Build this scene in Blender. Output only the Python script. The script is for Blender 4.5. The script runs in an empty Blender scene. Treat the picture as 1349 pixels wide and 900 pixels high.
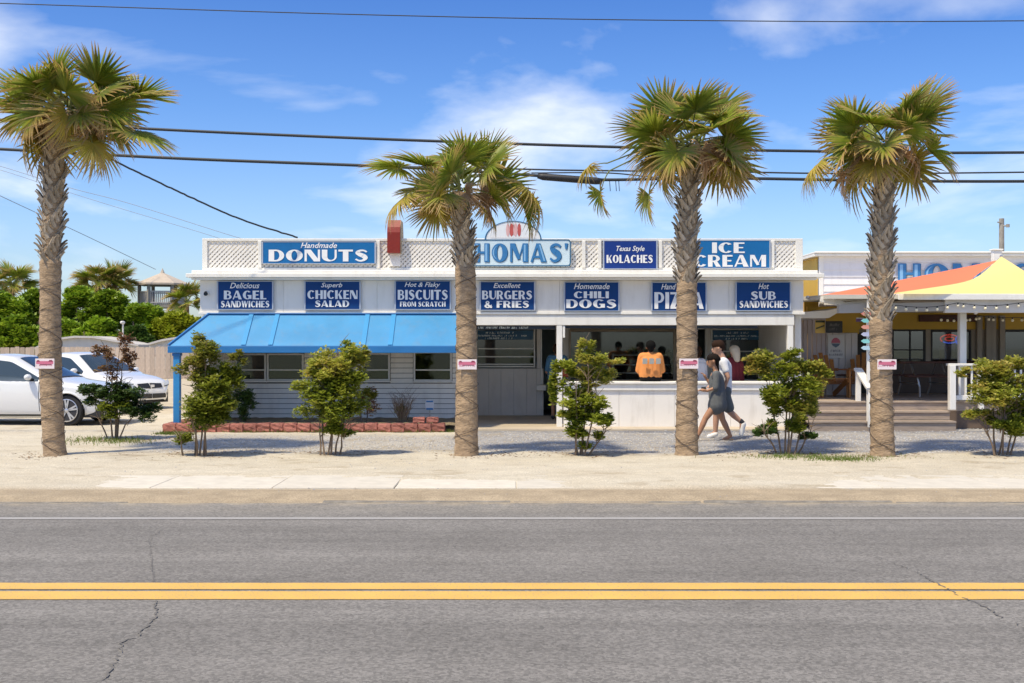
import bpy, bmesh, math, random
import numpy as np
from mathutils import Vector, Matrix, Euler
random.seed(7); rnd = random.random; U = random.uniform
PI = math.pi
S = bpy.context.scene
COL = S.collection
# ---------------- camera ----------------
F, CAMH, CX, CY = 1500.0, 1.65, 674.5, 455.0
cd = bpy.data.cameras.new('camera'); cam = bpy.data.objects.new('camera', cd); COL.objects.link(cam)
cam.location = (0, 0, CAMH); cam.rotation_euler = (PI/2, 0, 0)
cd.lens = F/1349*36; cd.sensor_width = 36; cd.shift_y = 5/1349
cd.clip_start = .1; cd.clip_end = 5000
S.camera = cam
# ---------------- light ----------------
SUN_TO = Vector((-.34, -.34, .88)).normalized()      # towards the sun: high, from the left
el = math.asin(SUN_TO.z); az = math.atan2(SUN_TO.x, SUN_TO.y)
w = bpy.data.worlds.new('World'); S.world = w; w.use_nodes = True
nt = w.node_tree; N = nt.nodes; L = nt.links; N.clear()
out = N.new('ShaderNodeOutputWorld'); bg = N.new('ShaderNodeBackground')
sky = N.new('ShaderNodeTexSky'); sky.sky_type = 'NISHITA'; sky.sun_disc = False
sky.sun_elevation = el; sky.sun_rotation = az % (2*PI)
sky.air_density = 1.0; sky.dust_density = 1.2; sky.ozone_density = 2.0; sky.altitude = 0
tc = N.new('ShaderNodeTexCoord'); sep = N.new('ShaderNodeSeparateXYZ'); L.new(tc.outputs['Generated'], sep.inputs[0])
ramp = N.new('ShaderNodeValToRGB'); cr = ramp.color_ramp
cr.elements[0].position = 0.0; cr.elements[0].color = (.53, .60, .80, 1)
cr.elements[1].position = 1.0; cr.elements[1].color = (.36, .48, .74, 1)
e = cr.elements.new(.34); e.color = (.115, .29, .66, 1)
e = cr.elements.new(.65); e.color = (.28, .42, .72, 1)
e = cr.elements.new(.10); e.color = (.39, .52, .80, 1)
e = cr.elements.new(.20); e.color = (.235, .41, .74, 1)
L.new(sep.outputs['Z'], ramp.inputs[0])
mul = N.new('ShaderNodeMixRGB'); mul.blend_type = 'MULTIPLY'; mul.inputs[0].default_value = 1
L.new(sky.outputs[0], mul.inputs[1]); L.new(ramp.outputs[0], mul.inputs[2])
# thin cirrus: direction divided by height, as a flat layer overhead
addz = N.new('ShaderNodeMath'); addz.operation = 'MAXIMUM'; addz.inputs[1].default_value = 0.0; L.new(sep.outputs['Z'], addz.inputs[0])
ad2 = N.new('ShaderNodeMath'); ad2.operation = 'ADD'; ad2.inputs[1].default_value = .16; L.new(addz.outputs[0], ad2.inputs[0])
dx = N.new('ShaderNodeMath'); dx.operation = 'DIVIDE'; L.new(sep.outputs['X'], dx.inputs[0]); L.new(ad2.outputs[0], dx.inputs[1])
dy = N.new('ShaderNodeMath'); dy.operation = 'DIVIDE'; L.new(sep.outputs['Y'], dy.inputs[0]); L.new(ad2.outputs[0], dy.inputs[1])
cmb = N.new('ShaderNodeCombineXYZ'); L.new(dx.outputs[0], cmb.inputs[0]); L.new(dy.outputs[0], cmb.inputs[1])
CLOUD = (-.41, .20)
mp = N.new('ShaderNodeMapping'); mp.inputs['Location'].default_value = (CLOUD[0], CLOUD[1], 0); mp.inputs['Scale'].default_value = (1.0, .8, 1); mp.inputs['Rotation'].default_value = (0, 0, .3)
L.new(cmb.outputs[0], mp.inputs[0])
n1 = N.new('ShaderNodeTexNoise'); n1.inputs['Scale'].default_value = 1.0; n1.inputs['Detail'].default_value = 9; n1.inputs['Roughness'].default_value = .52; n1.inputs['Distortion'].default_value = .25
L.new(mp.outputs[0], n1.inputs['Vector'])
cr2 = N.new('ShaderNodeValToRGB'); cr2.color_ramp.elements[0].position = .50; cr2.color_ramp.elements[1].position = .70
cr2.color_ramp.elements[0].color = (0, 0, 0, 1); cr2.color_ramp.elements[1].color = (.92, .92, .92, 1)
e = cr2.color_ramp.elements.new(.57); e.color = (.28, .28, .28, 1)
L.new(n1.outputs['Fac'], cr2.inputs[0])
fz = N.new('ShaderNodeMapRange'); fz.inputs[1].default_value = .02; fz.inputs[2].default_value = .13; L.new(sep.outputs['Z'], fz.inputs[0])
fm = N.new('ShaderNodeMath'); fm.operation = 'MULTIPLY'; L.new(cr2.outputs[0], fm.inputs[0]); L.new(fz.outputs[0], fm.inputs[1])
cl = N.new('ShaderNodeMixRGB'); cl.inputs[2].default_value = (4.1, 4.4, 5.1, 1)
L.new(fm.outputs[0], cl.inputs[0]); L.new(mul.outputs[0], cl.inputs[1])
L.new(cl.outputs[0], bg.inputs[0]); bg.inputs[1].default_value = .15
L.new(bg.outputs[0], out.inputs[0])
sd = bpy.data.lights.new('sun', 'SUN'); sd.energy = 2.2; sd.angle = math.radians(3.0); sd.color = (1, .93, .82)
sun = bpy.data.objects.new('sun', sd); COL.objects.link(sun); sun.rotation_euler = SUN_TO.to_track_quat('Z', 'Y').to_euler()
S.view_settings.view_transform = 'Standard'; S.view_settings.look = 'None'; S.view_settings.gamma = 1; S.view_settings.exposure = 1.0
S.view_settings.use_white_balance = True; S.view_settings.white_balance_temperature = 7900; S.view_settings.white_balance_tint = 5
S.cycles.max_bounces = 6; S.cycles.transparent_max_bounces = 12

# ---------------- helpers ----------------
G = .04                                                 # ground level above the road
def P(px, py, Z): return Vector(((px-CX)*Z/F, Z, CAMH-(py-CY)*Z/F))
def PX(px, Z): return (px-CX)*Z/F
def PZ(py, Z): return CAMH-(py-CY)*Z/F
def ZG(py, g=G): return (CAMH-g)*F/(py-CY)

class MB:
    def __init__(s): s.v = []; s.f = []; s.m = []
    def add(s, vs, fs, mi=0):
        b = len(s.v); s.v += [tuple(v) for v in vs]; s.f += [tuple(i+b for i in f) for f in fs]; s.m += [mi]*len(fs); return s
    def box(s, x0, x1, y0, y1, z0, z1, mi=0, M=None):
        vs = [Vector((x, y, z)) for z in (z0, z1) for y in (y0, y1) for x in (x0, x1)]
        if M: vs = [M @ v for v in vs]
        return s.add(vs, [(0, 2, 3, 1), (4, 5, 7, 6), (0, 1, 5, 4), (1, 3, 7, 5), (3, 2, 6, 7), (2, 0, 4, 6)], mi)
    def rbox(s, x0, x1, y0, y1, z0, z1, c=.01, mi=0, M=None):        # box with chamfered edges
        c = min(c, (x1-x0)*.45, (y1-y0)*.45, (z1-z0)*.45)
        xs, ys, zs = (x0, x0+c, x1-c, x1), (y0, y0+c, y1-c, y1), (z0, z0+c, z1-c, z1)
        bm = bmesh.new()
        pts = []
        for i in (0, 3):
            for j in (1, 2):
                for k in (1, 2): pts += [(xs[i], ys[j], zs[k]), (xs[j], ys[i], zs[k]), (xs[j], ys[k], zs[i])]
        vv = [bm.verts.new(p) for p in pts]
        bmesh.ops.convex_hull(bm, input=vv)
        bmesh.ops.dissolve_limit(bm, angle_limit=.02, verts=bm.verts, edges=bm.edges)
        bm.verts.index_update()
        vs = [v.co.copy() for v in bm.verts]; fs = [[v.index for v in f.verts] for f in bm.faces]; bm.free()
        if M: vs = [M @ v for v in vs]
        return s.add(vs, fs, mi)
    def tube(s, pts, r, n=6, mi=0, cap=True):
        pts = [Vector(p) for p in pts]; m = len(pts)
        if not isinstance(r, (list, tuple)): r = [r]*m
        vs = []; up = None
        for i, p in enumerate(pts):
            d = (pts[min(i+1, m-1)]-pts[max(i-1, 0)])
            if d.length < 1e-9: d = Vector((0, 0, 1))
            d.normalize()
            if up is None: up = Vector((0, 0, 1)) if abs(d.z) < .9 else Vector((0, 1, 0))
            a = d.cross(up)
            if a.length < 1e-4: a = d.orthogonal()
            a.normalize(); b = a.cross(d).normalized(); up = b
            for k in range(n):
                t = 2*PI*k/n; vs.append(p+a*(math.cos(t)*r[i])+b*(math.sin(t)*r[i]))
        fs = [(i*n+k, i*n+(k+1) % n, (i+1)*n+(k+1) % n, (i+1)*n+k) for i in range(m-1) for k in range(n)]
        if cap: fs += [tuple(range(n-1, -1, -1)), tuple((m-1)*n+k for k in range(n))]
        return s.add(vs, fs, mi)
    def bar(s, a, b, w_, h, mi=0, up=(0, 0, 1)):                       # rectangular bar from a to b
        a = Vector(a); b = Vector(b); d = (b-a).normalized(); u = Vector(up)
        r_ = d.cross(u)
        if r_.length < 1e-4: r_ = d.orthogonal()
        r_.normalize(); u = r_.cross(d)
        vs = [p+r_*(i*w_/2)+u*(j*h/2) for p in (a, b) for i, j in ((-1, -1), (1, -1), (1, 1), (-1, 1))]
        return s.add(vs, [(3, 2, 1, 0), (4, 5, 6, 7), (0, 1, 5, 4), (1, 2, 6, 5), (2, 3, 7, 6), (3, 0, 4, 7)], mi)
    def prism(s, poly, y0, y1, mi=0, axis='y'):                       # polygon in x,z extruded along y (or y,z along x)
        n = len(poly)
        if axis == 'y': vs = [(x, y0, z) for x, z in poly]+[(x, y1, z) for x, z in poly]
        elif axis == 'x': vs = [(y0, x, z) for x, z in poly]+[(y1, x, z) for x, z in poly]
        else: vs = [(x, y, y0) for x, y in poly]+[(x, y, y1) for x, y in poly]
        return s.add(vs, [tuple(range(n)), tuple(range(2*n-1, n-1, -1))]+[(i, i+n, (i+1) % n+n, (i+1) % n) for i in range(n)], mi)
    def ball(s, c, r, n=8, mi=0, sc=(1, 1, 1)):
        c = Vector(c); vs = [c+Vector((0, 0, -r*sc[2]))]; m = n//2+1
        for i in range(1, m):
            a = -PI/2+PI*i/m
            for k in range(n):
                t = 2*PI*k/n; vs.append(c+Vector((math.cos(a)*math.cos(t)*r*sc[0], math.cos(a)*math.sin(t)*r*sc[1], math.sin(a)*r*sc[2])))
        vs.append(c+Vector((0, 0, r*sc[2]))); top = len(vs)-1; fs = []
        for k in range(n):
            fs.append((0, 1+(k+1) % n, 1+k)); fs.append((top, top-n+k, top-n+(k+1) % n))
            for i in range(m-2): fs.append((1+i*n+k, 1+i*n+(k+1) % n, 1+(i+1)*n+(k+1) % n, 1+(i+1)*n+k))
        return s.add(vs, fs, mi)
    def mesh(s, name, mats, off=(0, 0, 0), smooth=False, recalc=True):
        me = bpy.data.meshes.new(name); o = Vector(off)
        me.from_pydata([Vector(v)-o for v in s.v], [], s.f)
        for m in (mats if isinstance(mats, (list, tuple)) else [mats]): me.materials.append(m)
        if any(s.m): me.polygons.foreach_set('material_index', s.m)
        if smooth: me.polygons.foreach_set('use_smooth', [True]*len(s.f))
        if recalc and len(s.f) < 60000:
            bm = bmesh.new(); bm.from_mesh(me); bmesh.ops.recalc_face_normals(bm, faces=bm.faces); bm.to_mesh(me); bm.free()
        me.update(); return me

def tag(o, label=None, cat=None, group=None, kind=None):
    if label: o['label'] = label
    if cat: o['category'] = cat
    if group: o['group'] = group
    if kind: o['kind'] = kind
    return o
def thing(name, label, cat, loc=(0, 0, 0), group=None, rz=0):
    o = bpy.data.objects.new(name, None); COL.objects.link(o); o.location = loc; o.rotation_euler = (0, 0, rz)
    o.empty_display_size = .2
    return tag(o, label, cat, group)
def root_loc(p):
    while p.parent: p = p.parent
    return Vector(p.location)
def part(name, mb, mat, parent, local=False, smooth=False, label=None, kind=None, recalc=True):
    """mesh in world coordinates (or local ones) as a child of parent"""
    off = (0, 0, 0) if local else root_loc(parent)
    me = mb if isinstance(mb, bpy.types.Mesh) else mb.mesh(name, mat, off, smooth, recalc)
    o = bpy.data.objects.new(name, me); COL.objects.link(o); o.parent = parent
    return tag(o, label, None, None, kind)
def single(name, mb, mat, loc, label=None, cat=None, group=None, kind=None, smooth=False, recalc=True):
    o = bpy.data.objects.new(name, mb.mesh(name, mat, loc, smooth, recalc)); COL.objects.link(o); o.location = loc
    return tag(o, label, cat, group, kind)
def inst(name, me, parent, loc, rot=(0, 0, 0), sc=(1, 1, 1), label=None):
    o = bpy.data.objects.new(name, me); COL.objects.link(o); o.parent = parent
    o.location = loc; o.rotation_euler = rot; o.scale = sc
    if label: o['label'] = label
    return o
def copy_tree(o, parent=None):
    c = o.copy(); COL.objects.link(c)
    if parent: c.parent = parent
    for ch in [q for q in o.children]: copy_tree(ch, c)
    return c

MATS = {}
def mat(name, col, rough=.6, var=.0, vscale=3.0, bump=0, bscale=40, metal=0, spec=.5, col2=None, dist=.01, alpha=None, rand=0, stretch=None, coat=0, emit=None, sub=0, dirt=0):
    if name in MATS: return MATS[name]
    m = bpy.data.materials.new(name); m.use_nodes = True; MATS[name] = m
    nt = m.node_tree; N = nt.nodes; L = nt.links; b = N['Principled BSDF']
    b.inputs['Roughness'].default_value = rough; b.inputs['Metallic'].default_value = metal
    b.inputs['Specular IOR Level'].default_value = spec; b.inputs['Coat Weight'].default_value = coat
    c = (*col, 1); b.inputs['Base Color'].default_value = c
    if emit: b.inputs['Emission Color'].default_value = (*emit[0], 1); b.inputs['Emission Strength'].default_value = emit[1]
    src = None
    if var or bump or col2 or dirt:
        tc = N.new('ShaderNodeTexCoord'); mpn = N.new('ShaderNodeMapping'); L.new(tc.outputs['Object'], mpn.inputs[0])
        if stretch: mpn.inputs['Scale'].default_value = stretch
    if var or col2:
        n = N.new('ShaderNodeTexNoise'); n.inputs['Scale'].default_value = vscale; n.inputs['Detail'].default_value = 6; n.inputs['Roughness'].default_value = .62
        L.new(mpn.outputs[0], n.inputs['Vector'])
        r_ = N.new('ShaderNodeValToRGB'); r_.color_ramp.elements[0].position = .32; r_.color_ramp.elements[1].position = .68
        if col2: ca, cb = (*col2, 1), c
        else: ca, cb = tuple(x*(1-var) for x in col)+(1,), tuple(min(1, x*(1+var)) for x in col)+(1,)
        r_.color_ramp.elements[0].color = ca; r_.color_ramp.elements[1].color = cb
        L.new(n.outputs['Fac'], r_.inputs[0]); src = r_.outputs[0]
    if dirt:                                               # streaky weather stains
        n = N.new('ShaderNodeTexNoise'); n.inputs['Scale'].default_value = 2.2; n.inputs['Detail'].default_value = 9; n.inputs['Roughness'].default_value = .7
        mp2 = N.new('ShaderNodeMapping'); mp2.inputs['Scale'].default_value = (2.2, 2.2, .5); L.new(tc.outputs['Object'], mp2.inputs[0]); L.new(mp2.outputs[0], n.inputs['Vector'])
        r2 = N.new('ShaderNodeMapRange'); r2.inputs[1].default_value = .5; r2.inputs[2].default_value = .78; r2.inputs[3].default_value = 0; r2.inputs[4].default_value = dirt
        L.new(n.outputs['Fac'], r2.inputs[0])
        mx = N.new('ShaderNodeMixRGB'); L.new(r2.outputs[0], mx.inputs[0])
        if src: L.new(src, mx.inputs[1])
        else: mx.inputs[1].default_value = c
        mx.inputs[2].default_value = (.30, .25, .19, 1); src = mx.outputs[0]
    if rand:
        oi = N.new('ShaderNodeObjectInfo'); hs = N.new('ShaderNodeHueSaturation')
        mr = N.new('ShaderNodeMapRange'); mr.inputs[3].default_value = 1-rand; mr.inputs[4].default_value = 1+rand
        L.new(oi.outputs['Random'], mr.inputs[0]); L.new(mr.outputs[0], hs.inputs['Value'])
        if src: L.new(src, hs.inputs['Color'])
        else: hs.inputs['Color'].default_value = c
        src = hs.outputs[0]
    if src: L.new(src, b.inputs['Base Color'])
    if bump:
        n2 = N.new('ShaderNodeTexNoise'); n2.inputs['Scale'].default_value = bscale; n2.inputs['Detail'].default_value = 5
        L.new(mpn.outputs[0], n2.inputs['Vector'])
        bp = N.new('ShaderNodeBump'); bp.inputs['Strength'].default_value = bump; bp.inputs['Distance'].default_value = dist
        L.new(n2.outputs['Fac'], bp.inputs['Height']); L.new(bp.outputs[0], b.inputs['Normal'])
    if alpha is not None: b.inputs['Alpha'].default_value = alpha
    return m
def glass_mat(name, refl=.25, tint=(.75, .8, .8), rough=.03):
    m = bpy.data.materials.new(name); m.use_nodes = True; MATS[name] = m
    nt = m.node_tree; N = nt.nodes; L = nt.links; N.clear(); o = N.new('ShaderNodeOutputMaterial')
    t = N.new('ShaderNodeBsdfTransparent'); t.inputs[0].default_value = (*tint, 1)
    g = N.new('ShaderNodeBsdfGlossy'); g.inputs['Roughness'].default_value = rough; g.inputs[0].default_value = (.92, .97, 1, 1)
    fr = N.new('ShaderNodeFresnel'); fr.inputs[0].default_value = 1.5
    ad = N.new('ShaderNodeMath'); ad.operation = 'ADD'; ad.inputs[1].default_value = refl; ad.use_clamp = True; L.new(fr.outputs[0], ad.inputs[0])
    mx = N.new('ShaderNodeMixShader'); L.new(ad.outputs[0], mx.inputs[0]); L.new(t.outputs[0], mx.inputs[1]); L.new(g.outputs[0], mx.inputs[2]); L.new(mx.outputs[0], o.inputs[0])
    return m
def leaf_mat(name, cols, rough=.45, attr=None, tipcol=None, trans=.25, spec=.35):
    """foliage: colour picked per leaf (Random Per Island) and per object, some light through the blade"""
    m = bpy.data.materials.new(name); m.use_nodes = True; MATS[name] = m
    nt = m.node_tree; N = nt.nodes; L = nt.links; b = N['Principled BSDF']; b.inputs['Roughness'].default_value = rough
    b.inputs['Specular IOR Level'].default_value = spec
    geo = N.new('ShaderNodeNewGeometry'); r_ = N.new('ShaderNodeValToRGB'); cr = r_.color_ramp
    k = len(cols)
    cr.elements[0].color = (*cols[0], 1); cr.elements[0].position = 0; cr.elements[1].color = (*cols[-1], 1); cr.elements[1].position = 1
    for i in range(1, k-1): e = cr.elements.new(i/(k-1)); e.color = (*cols[i], 1)
    tc = N.new('ShaderNodeTexCoord'); n = N.new('ShaderNodeTexNoise'); n.inputs['Scale'].default_value = 2.6; n.inputs['Detail'].default_value = 2
    L.new(tc.outputs['Object'], n.inputs['Vector'])
    mixf = N.new('ShaderNodeMath'); mixf.operation = 'MULTIPLY_ADD'; mixf.inputs[1].default_value = .45
    L.new(geo.outputs['Random Per Island'], mixf.inputs[0])
    mr = N.new('ShaderNodeMapRange'); mr.inputs[1].default_value = .3; mr.inputs[2].default_value = .7; mr.inputs[3].default_value = 0; mr.inputs[4].default_value = .55
    L.new(n.outputs['Fac'], mr.inputs[0]); L.new(mr.outputs[0], mixf.inputs[2])
    L.new(mixf.outputs[0], r_.inputs[0]); src = r_.outputs[0]
    oi = N.new('ShaderNodeObjectInfo')
    hs = N.new('ShaderNodeHueSaturation'); m2 = N.new('ShaderNodeMapRange'); m2.inputs[3].default_value = .75; m2.inputs[4].default_value = 1.2
    L.new(oi.outputs['Random'], m2.inputs[0]); L.new(m2.outputs[0], hs.inputs['Value']); L.new(src, hs.inputs['Color']); src = hs.outputs[0]
    if attr:
        at = N.new('ShaderNodeAttribute'); at.attribute_name = attr
        mx = N.new('ShaderNodeMixRGB'); L.new(at.outputs['Fac'], mx.inputs[0]); L.new(src, mx.inputs[1]); mx.inputs[2].default_value = (*tipcol, 1); src = mx.outputs[0]
    L.new(src, b.inputs['Base Color'])
    tr = N.new('ShaderNodeBsdfTranslucent'); L.new(src, tr.inputs[0]); ms = N.new('ShaderNodeMixShader'); ms.inputs[0].default_value = trans
    L.new(b.outputs[0], ms.inputs[1]); L.new(tr.outputs[0], ms.inputs[2]); L.new(ms.outputs[0], N['Material Output'].inputs[0])
    return m

white = mat('white_paint', (.86, .83, .78), .55, var=.03, vscale=1.5, bump=.15, bscale=60, dist=.004, dirt=.28)
white_clean = mat('white_trim', (.85, .83, .78), .5, var=.02, bump=.1, bscale=50, dist=.003, dirt=.25)
fascia_m = mat('fascia_paint', (.85, .815, .76), .6, var=.03, vscale=1.2, bump=.1, bscale=30, dist=.004, dirt=.2)
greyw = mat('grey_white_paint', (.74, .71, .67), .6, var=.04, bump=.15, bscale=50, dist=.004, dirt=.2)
aluminium = mat('aluminium', (.62, .62, .6), .4, metal=.3, var=.05)
roofm = mat('roof_membrane', (.62, .58, .5), .8, var=.1, vscale=2)
navy = mat('sign_navy', (.003, .052, .20), .5, var=.06, vscale=4, spec=.2)
blue_s = mat('sign_blue', (.004, .15, .40), .5, var=.06, vscale=4, spec=.2)
violet_s = mat('sign_indigo', (.010, .045, .24), .5, var=.06, vscale=4, spec=.2)
lblue = mat('sign_pale_blue', (.62, .78, .86), .4, var=.04)
dblue = mat('sign_dark_blue_line', (.02, .13, .25), .45)
mblue = mat('letter_mid_blue', (.03, .20, .46), .45)
paleltr = mat('letter_pale_blue', (.22, .48, .76), .45)
ltr = mat('lettering_white', (.86, .87, .88), .5)
ltr2 = mat('lettering_pale', (.62, .74, .82), .5)
edgegr = mat('sign_grey_edge', (.42, .48, .58), .5)
awn = mat('awning_blue_metal', (.045, .28, .54), .38, var=.10, vscale=1.2, bump=.1, bscale=5, dist=.02, coat=.1, dirt=.22)
awn_d = mat('awning_blue_trim', (.012, .17, .44), .42, var=.06)
postblue = mat('post_blue_paint', (.02, .25, .56), .45, var=.08)
redbox = mat('red_paint', (.25, .018, .007), .45, var=.08, vscale=5, dirt=.2)
brick = mat('red_concrete_block', (.36, .135, .105), .9, var=.22, vscale=7, bump=.7, bscale=30, dist=.02, rand=.18)
soil = mat('planter_soil', (.26, .20, .12), .95, var=.35, vscale=8, bump=.8, bscale=30, dist=.02)
conc = mat('concrete_slab', (.60, .555, .475), .85, var=.09, vscale=4, bump=.25, bscale=60, dist=.004, rand=.05, dirt=.15)
padm = mat('concrete_pad', (.50, .42, .32), .85, var=.1, vscale=2, bump=.2, bscale=50, dist=.004)
dark = mat('dark_interior', (.012, .011, .010), .8)
room = mat('room_wall', (.34, .40, .41), .8, var=.2, vscale=1.5)
blackr = mat('black_rubber', (.015, .015, .016), .75)
wood_o = mat('orange_stained_wood', (.42, .17, .045), .55, var=.22, vscale=6, stretch=(8, 8, 1), bump=.2)
wood_b = mat('dark_brown_wood', (.10, .032, .018), .6, var=.3, vscale=6, bump=.2)
deckw = mat('weathered_deck_wood', (.38, .30, .24), .8, var=.18, vscale=5, stretch=(1, 6, 6), bump=.4, bscale=30, rand=.12)
picket = mat('weathered_picket_wood', (.46, .37, .30), .85, var=.18, vscale=5, stretch=(6, 6, 1), rand=.2)
greywood = mat('grey_wood', (.30, .28, .25), .85, var=.2, vscale=5)
yellow = mat('yellow_wall_paint', (.72, .44, .06), .6, var=.06, vscale=2, dirt=.12)
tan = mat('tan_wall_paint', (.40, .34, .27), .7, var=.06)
lilac = mat('lilac_grey_siding', (.56, .49, .50), .65, var=.04, dirt=.1)
metal = mat('galvanised_metal', (.5, .5, .5), .35, metal=.8)
wirem = mat('black_cable', (.03, .035, .04), .6)
bulbm = mat('bulb_glass', (.9, .82, .6), .3)
# ---------------- noise in numpy ----------------
def vnoise(x, y, seed=0):
    xi = np.floor(x).astype(np.int64); yi = np.floor(y).astype(np.int64); fx = x-xi; fy = y-yi
    def h(a, b):
        n = (a*374761393+b*668265263+seed*1442695041) & 0xffffffff
        n = ((n ^ (n >> 13))*1274126177) & 0xffffffff
        return ((n ^ (n >> 16)) & 0xffff)/65535.0
    sx = fx*fx*(3-2*fx); sy = fy*fy*(3-2*fy)
    return (h(xi, yi)*(1-sx)+h(xi+1, yi)*sx)*(1-sy)+(h(xi, yi+1)*(1-sx)+h(xi+1, yi+1)*sx)*sy
def fbm(x, y, o=5, seed=0):
    v = 0; a = .5; t = 0
    for i in range(o): v = v+a*vnoise(x*2**i, y*2**i, seed+i*17); t += a; a *= .55
    return v/t
def ss(a, b, x): t = np.clip((x-a)/(b-a), 0, 1); return t*t*(3-2*t)

# ---------------- ground ----------------
terr = MB().add([(-700, -400, -.04), (700, -400, -.04), (700, 1600, -.04), (-700, 1600, -.04)], [(0, 1, 2, 3)])
single('ground', terr, mat('far_scrub_ground', (.17, .17, .10), .95, var=.2, vscale=.2), (0, 0, 0), kind='structure')
lot = MB().add([(-45, 26.5, .03), (45, 26.5, .03), (60, 64, .03), (-60, 64, .03)], [(0, 1, 2, 3)])
sandm_far = mat('parking_sand', (.50, .42, .30), .95, var=.13, vscale=1.2, bump=.5, bscale=20, dist=.02)
single('parking_lot', lot, sandm_far, (0, 0, 0), kind='structure')

Z_EDGE = 11.93
xs = np.concatenate([np.arange(-30, -11, .25), np.arange(-11, 11, .045), np.arange(11, 30.1, .25)])
zs = np.concatenate([np.arange(Z_EDGE-.03, 17.5, .045), np.arange(17.5, 27.1, .08)])
XX, YY = np.meshgrid(xs, zs)
n1_ = fbm(XX*.8, YY*1.6, 5, 3); n2_ = fbm(XX*6, YY*6, 4, 9); n3_ = fbm(XX*.35, YY*1.1, 4, 21)
edge = Z_EDGE+.05*(fbm(XX*1.1, XX*0, 4, 5)-.5)*2
H = G+.024*(n1_-.5)+.018*(n2_-.5)
# ramp down to the asphalt with a ragged edge
H = np.where(YY < 12.25, .012+(H-.012)*ss(edge-.0, edge+.22, YY), H)
H = np.where(YY < edge, .001, H)
pxs = XX*F/YY+CX
vis = ss(60, 200, pxs)*(1-ss(690, 840, pxs))+ss(1000, 1120, pxs)*.9
strip = ss(12.72, 12.86, YY)*(1-ss(13.75, 14.25, YY))
H = H+strip*(.024-.034*vis*(1.15-.3*n3_)*(1-ss(13.3, 14.1, YY)*.45)-.010*(n3_-.5)*2.2)
H = H-.012*ss(16.9, 17.4, YY)*ss(.3, .6, n1_)
# colours of the ground stuff itself
def colr(c): return np.array(c)[None, None, :]
sandc = colr((.52, .455, .35)); pale = colr((.60, .55, .455)); apron = colr((.38, .305, .215)); gravel = colr((.335, .325, .32)); mulch = colr((.22, .16, .10))
t = fbm(XX*1.3, YY*2.2, 5, 33)[..., None]
C3 = sandc*(1-t)+pale*t
a_ = (1-ss(12.62, 12.95, YY+.25*(n1_-.5)))[..., None]
C3 = C3*(1-a_)+apron*(.9+.25*n2_[..., None])*a_
gz0 = 17.1+.9*(fbm(XX*.5, XX*0+2, 4, 8)-.5)
g_ = ss(-.25, .35, (YY-gz0)+1.1*(n1_-.5))*ss(.28, .5, n1_+.22)*np.clip(ss(120, 260, pxs)*(.62+.38*ss(560, 640, pxs)), 0, 1)
front = (1-ss(20.1, 20.9, YY+.6*(n1_-.5)))*(pxs < 612)+(pxs >= 612)*(1-.85*ss(21.35, 21.6, YY)*(pxs < 760))
g_ = (g_*np.where(YY < 21, front, np.where(pxs < 612, 0, front)))[..., None]
C3 = C3*(1-g_)+gravel*(.85+.3*n2_[..., None])*g_
C3 = C3*(.90+.20*n2_[..., None])*(.92+.16*fbm(XX*.9, YY*3.5, 4, 77)[..., None])
spot = ss(.66, .74, fbm(XX*2.2, YY*3, 4, 91))[..., None]*.45*(YY > 12.6)[..., None]
C3 = C3*(1-spot)+colr((.36, .29, .20))*spot
for (cx_, cw) in ((265, 75), (432, 80), (762, 75), (1036, 80), (1318, 85), (150, 60)):
    gx = PX(cx_+20, 16.9); d = np.exp(-((XX-gx)/(cw*.0075))**2-((YY-16.95)/.42)**2)*ss(.35, .65, fbm(XX*3, YY*4, 4, 55)+.1)
    C3 = C3*(1-.75*d[..., None])+mulch*.75*d[..., None]
ny, nx = XX.shape
me = bpy.data.meshes.new('sand')
vv = np.stack([XX, YY, H], -1).reshape(-1, 3); idx = np.arange(nx*ny).reshape(ny, nx)
ff = np.stack([idx[:-1, :-1], idx[:-1, 1:], idx[1:, 1:], idx[1:, :-1]], -1).reshape(-1, 4)
me.vertices.add(len(vv)); me.vertices.foreach_set('co', vv.ravel().astype(np.float32))
me.loops.add(ff.size); me.loops.foreach_set('vertex_index', ff.ravel()); me.polygons.add(len(ff))
me.polygons.foreach_set('loop_start', np.arange(0, ff.size, 4)); me.polygons.foreach_set('use_smooth', [True]*len(ff)); me.update()
ca = me.color_attributes.new('soil', 'FLOAT_COLOR', 'POINT')
c4 = np.concatenate([C3.reshape(-1, 3), np.ones((len(vv), 1))], 1); ca.data.foreach_set('color', c4.ravel().astype(np.float32))
gm = bpy.data.materials.new('sandy_ground'); gm.use_nodes = True; nt = gm.node_tree; N = nt.nodes; L = nt.links; b = N['Principled BSDF']; b.inputs['Roughness'].default_value = .95; b.inputs['Specular IOR Level'].default_value = .15
at = N.new('ShaderNodeAttribute'); at.attribute_name = 'soil'; tc = N.new('ShaderNodeTexCoord')
n = N.new('ShaderNodeTexNoise'); n.inputs['Scale'].default_value = 55; n.inputs['Detail'].default_value = 4; L.new(tc.outputs['Object'], n.inputs['Vector'])
r_ = N.new('ShaderNodeMapRange'); r_.inputs[1].default_value = .3; r_.inputs[2].default_value = .7; r_.inputs[3].default_value = .74; r_.inputs[4].default_value = 1.2; L.new(n.outputs['Fac'], r_.inputs[0])
mm = N.new('ShaderNodeMixRGB'); mm.blend_type = 'MULTIPLY'; mm.inputs[0].default_value = 1; L.new(at.outputs['Color'], mm.inputs[1]); L.new(r_.outputs[0], mm.inputs[2]); L.new(mm.outputs[0], b.inputs['Base Color'])
bp = N.new('ShaderNodeBump'); bp.inputs['Strength'].default_value = .6; bp.inputs['Distance'].default_value = .02; L.new(n.outputs['Fac'], bp.inputs['Height']); L.new(bp.outputs[0], b.inputs['Normal'])
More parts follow.
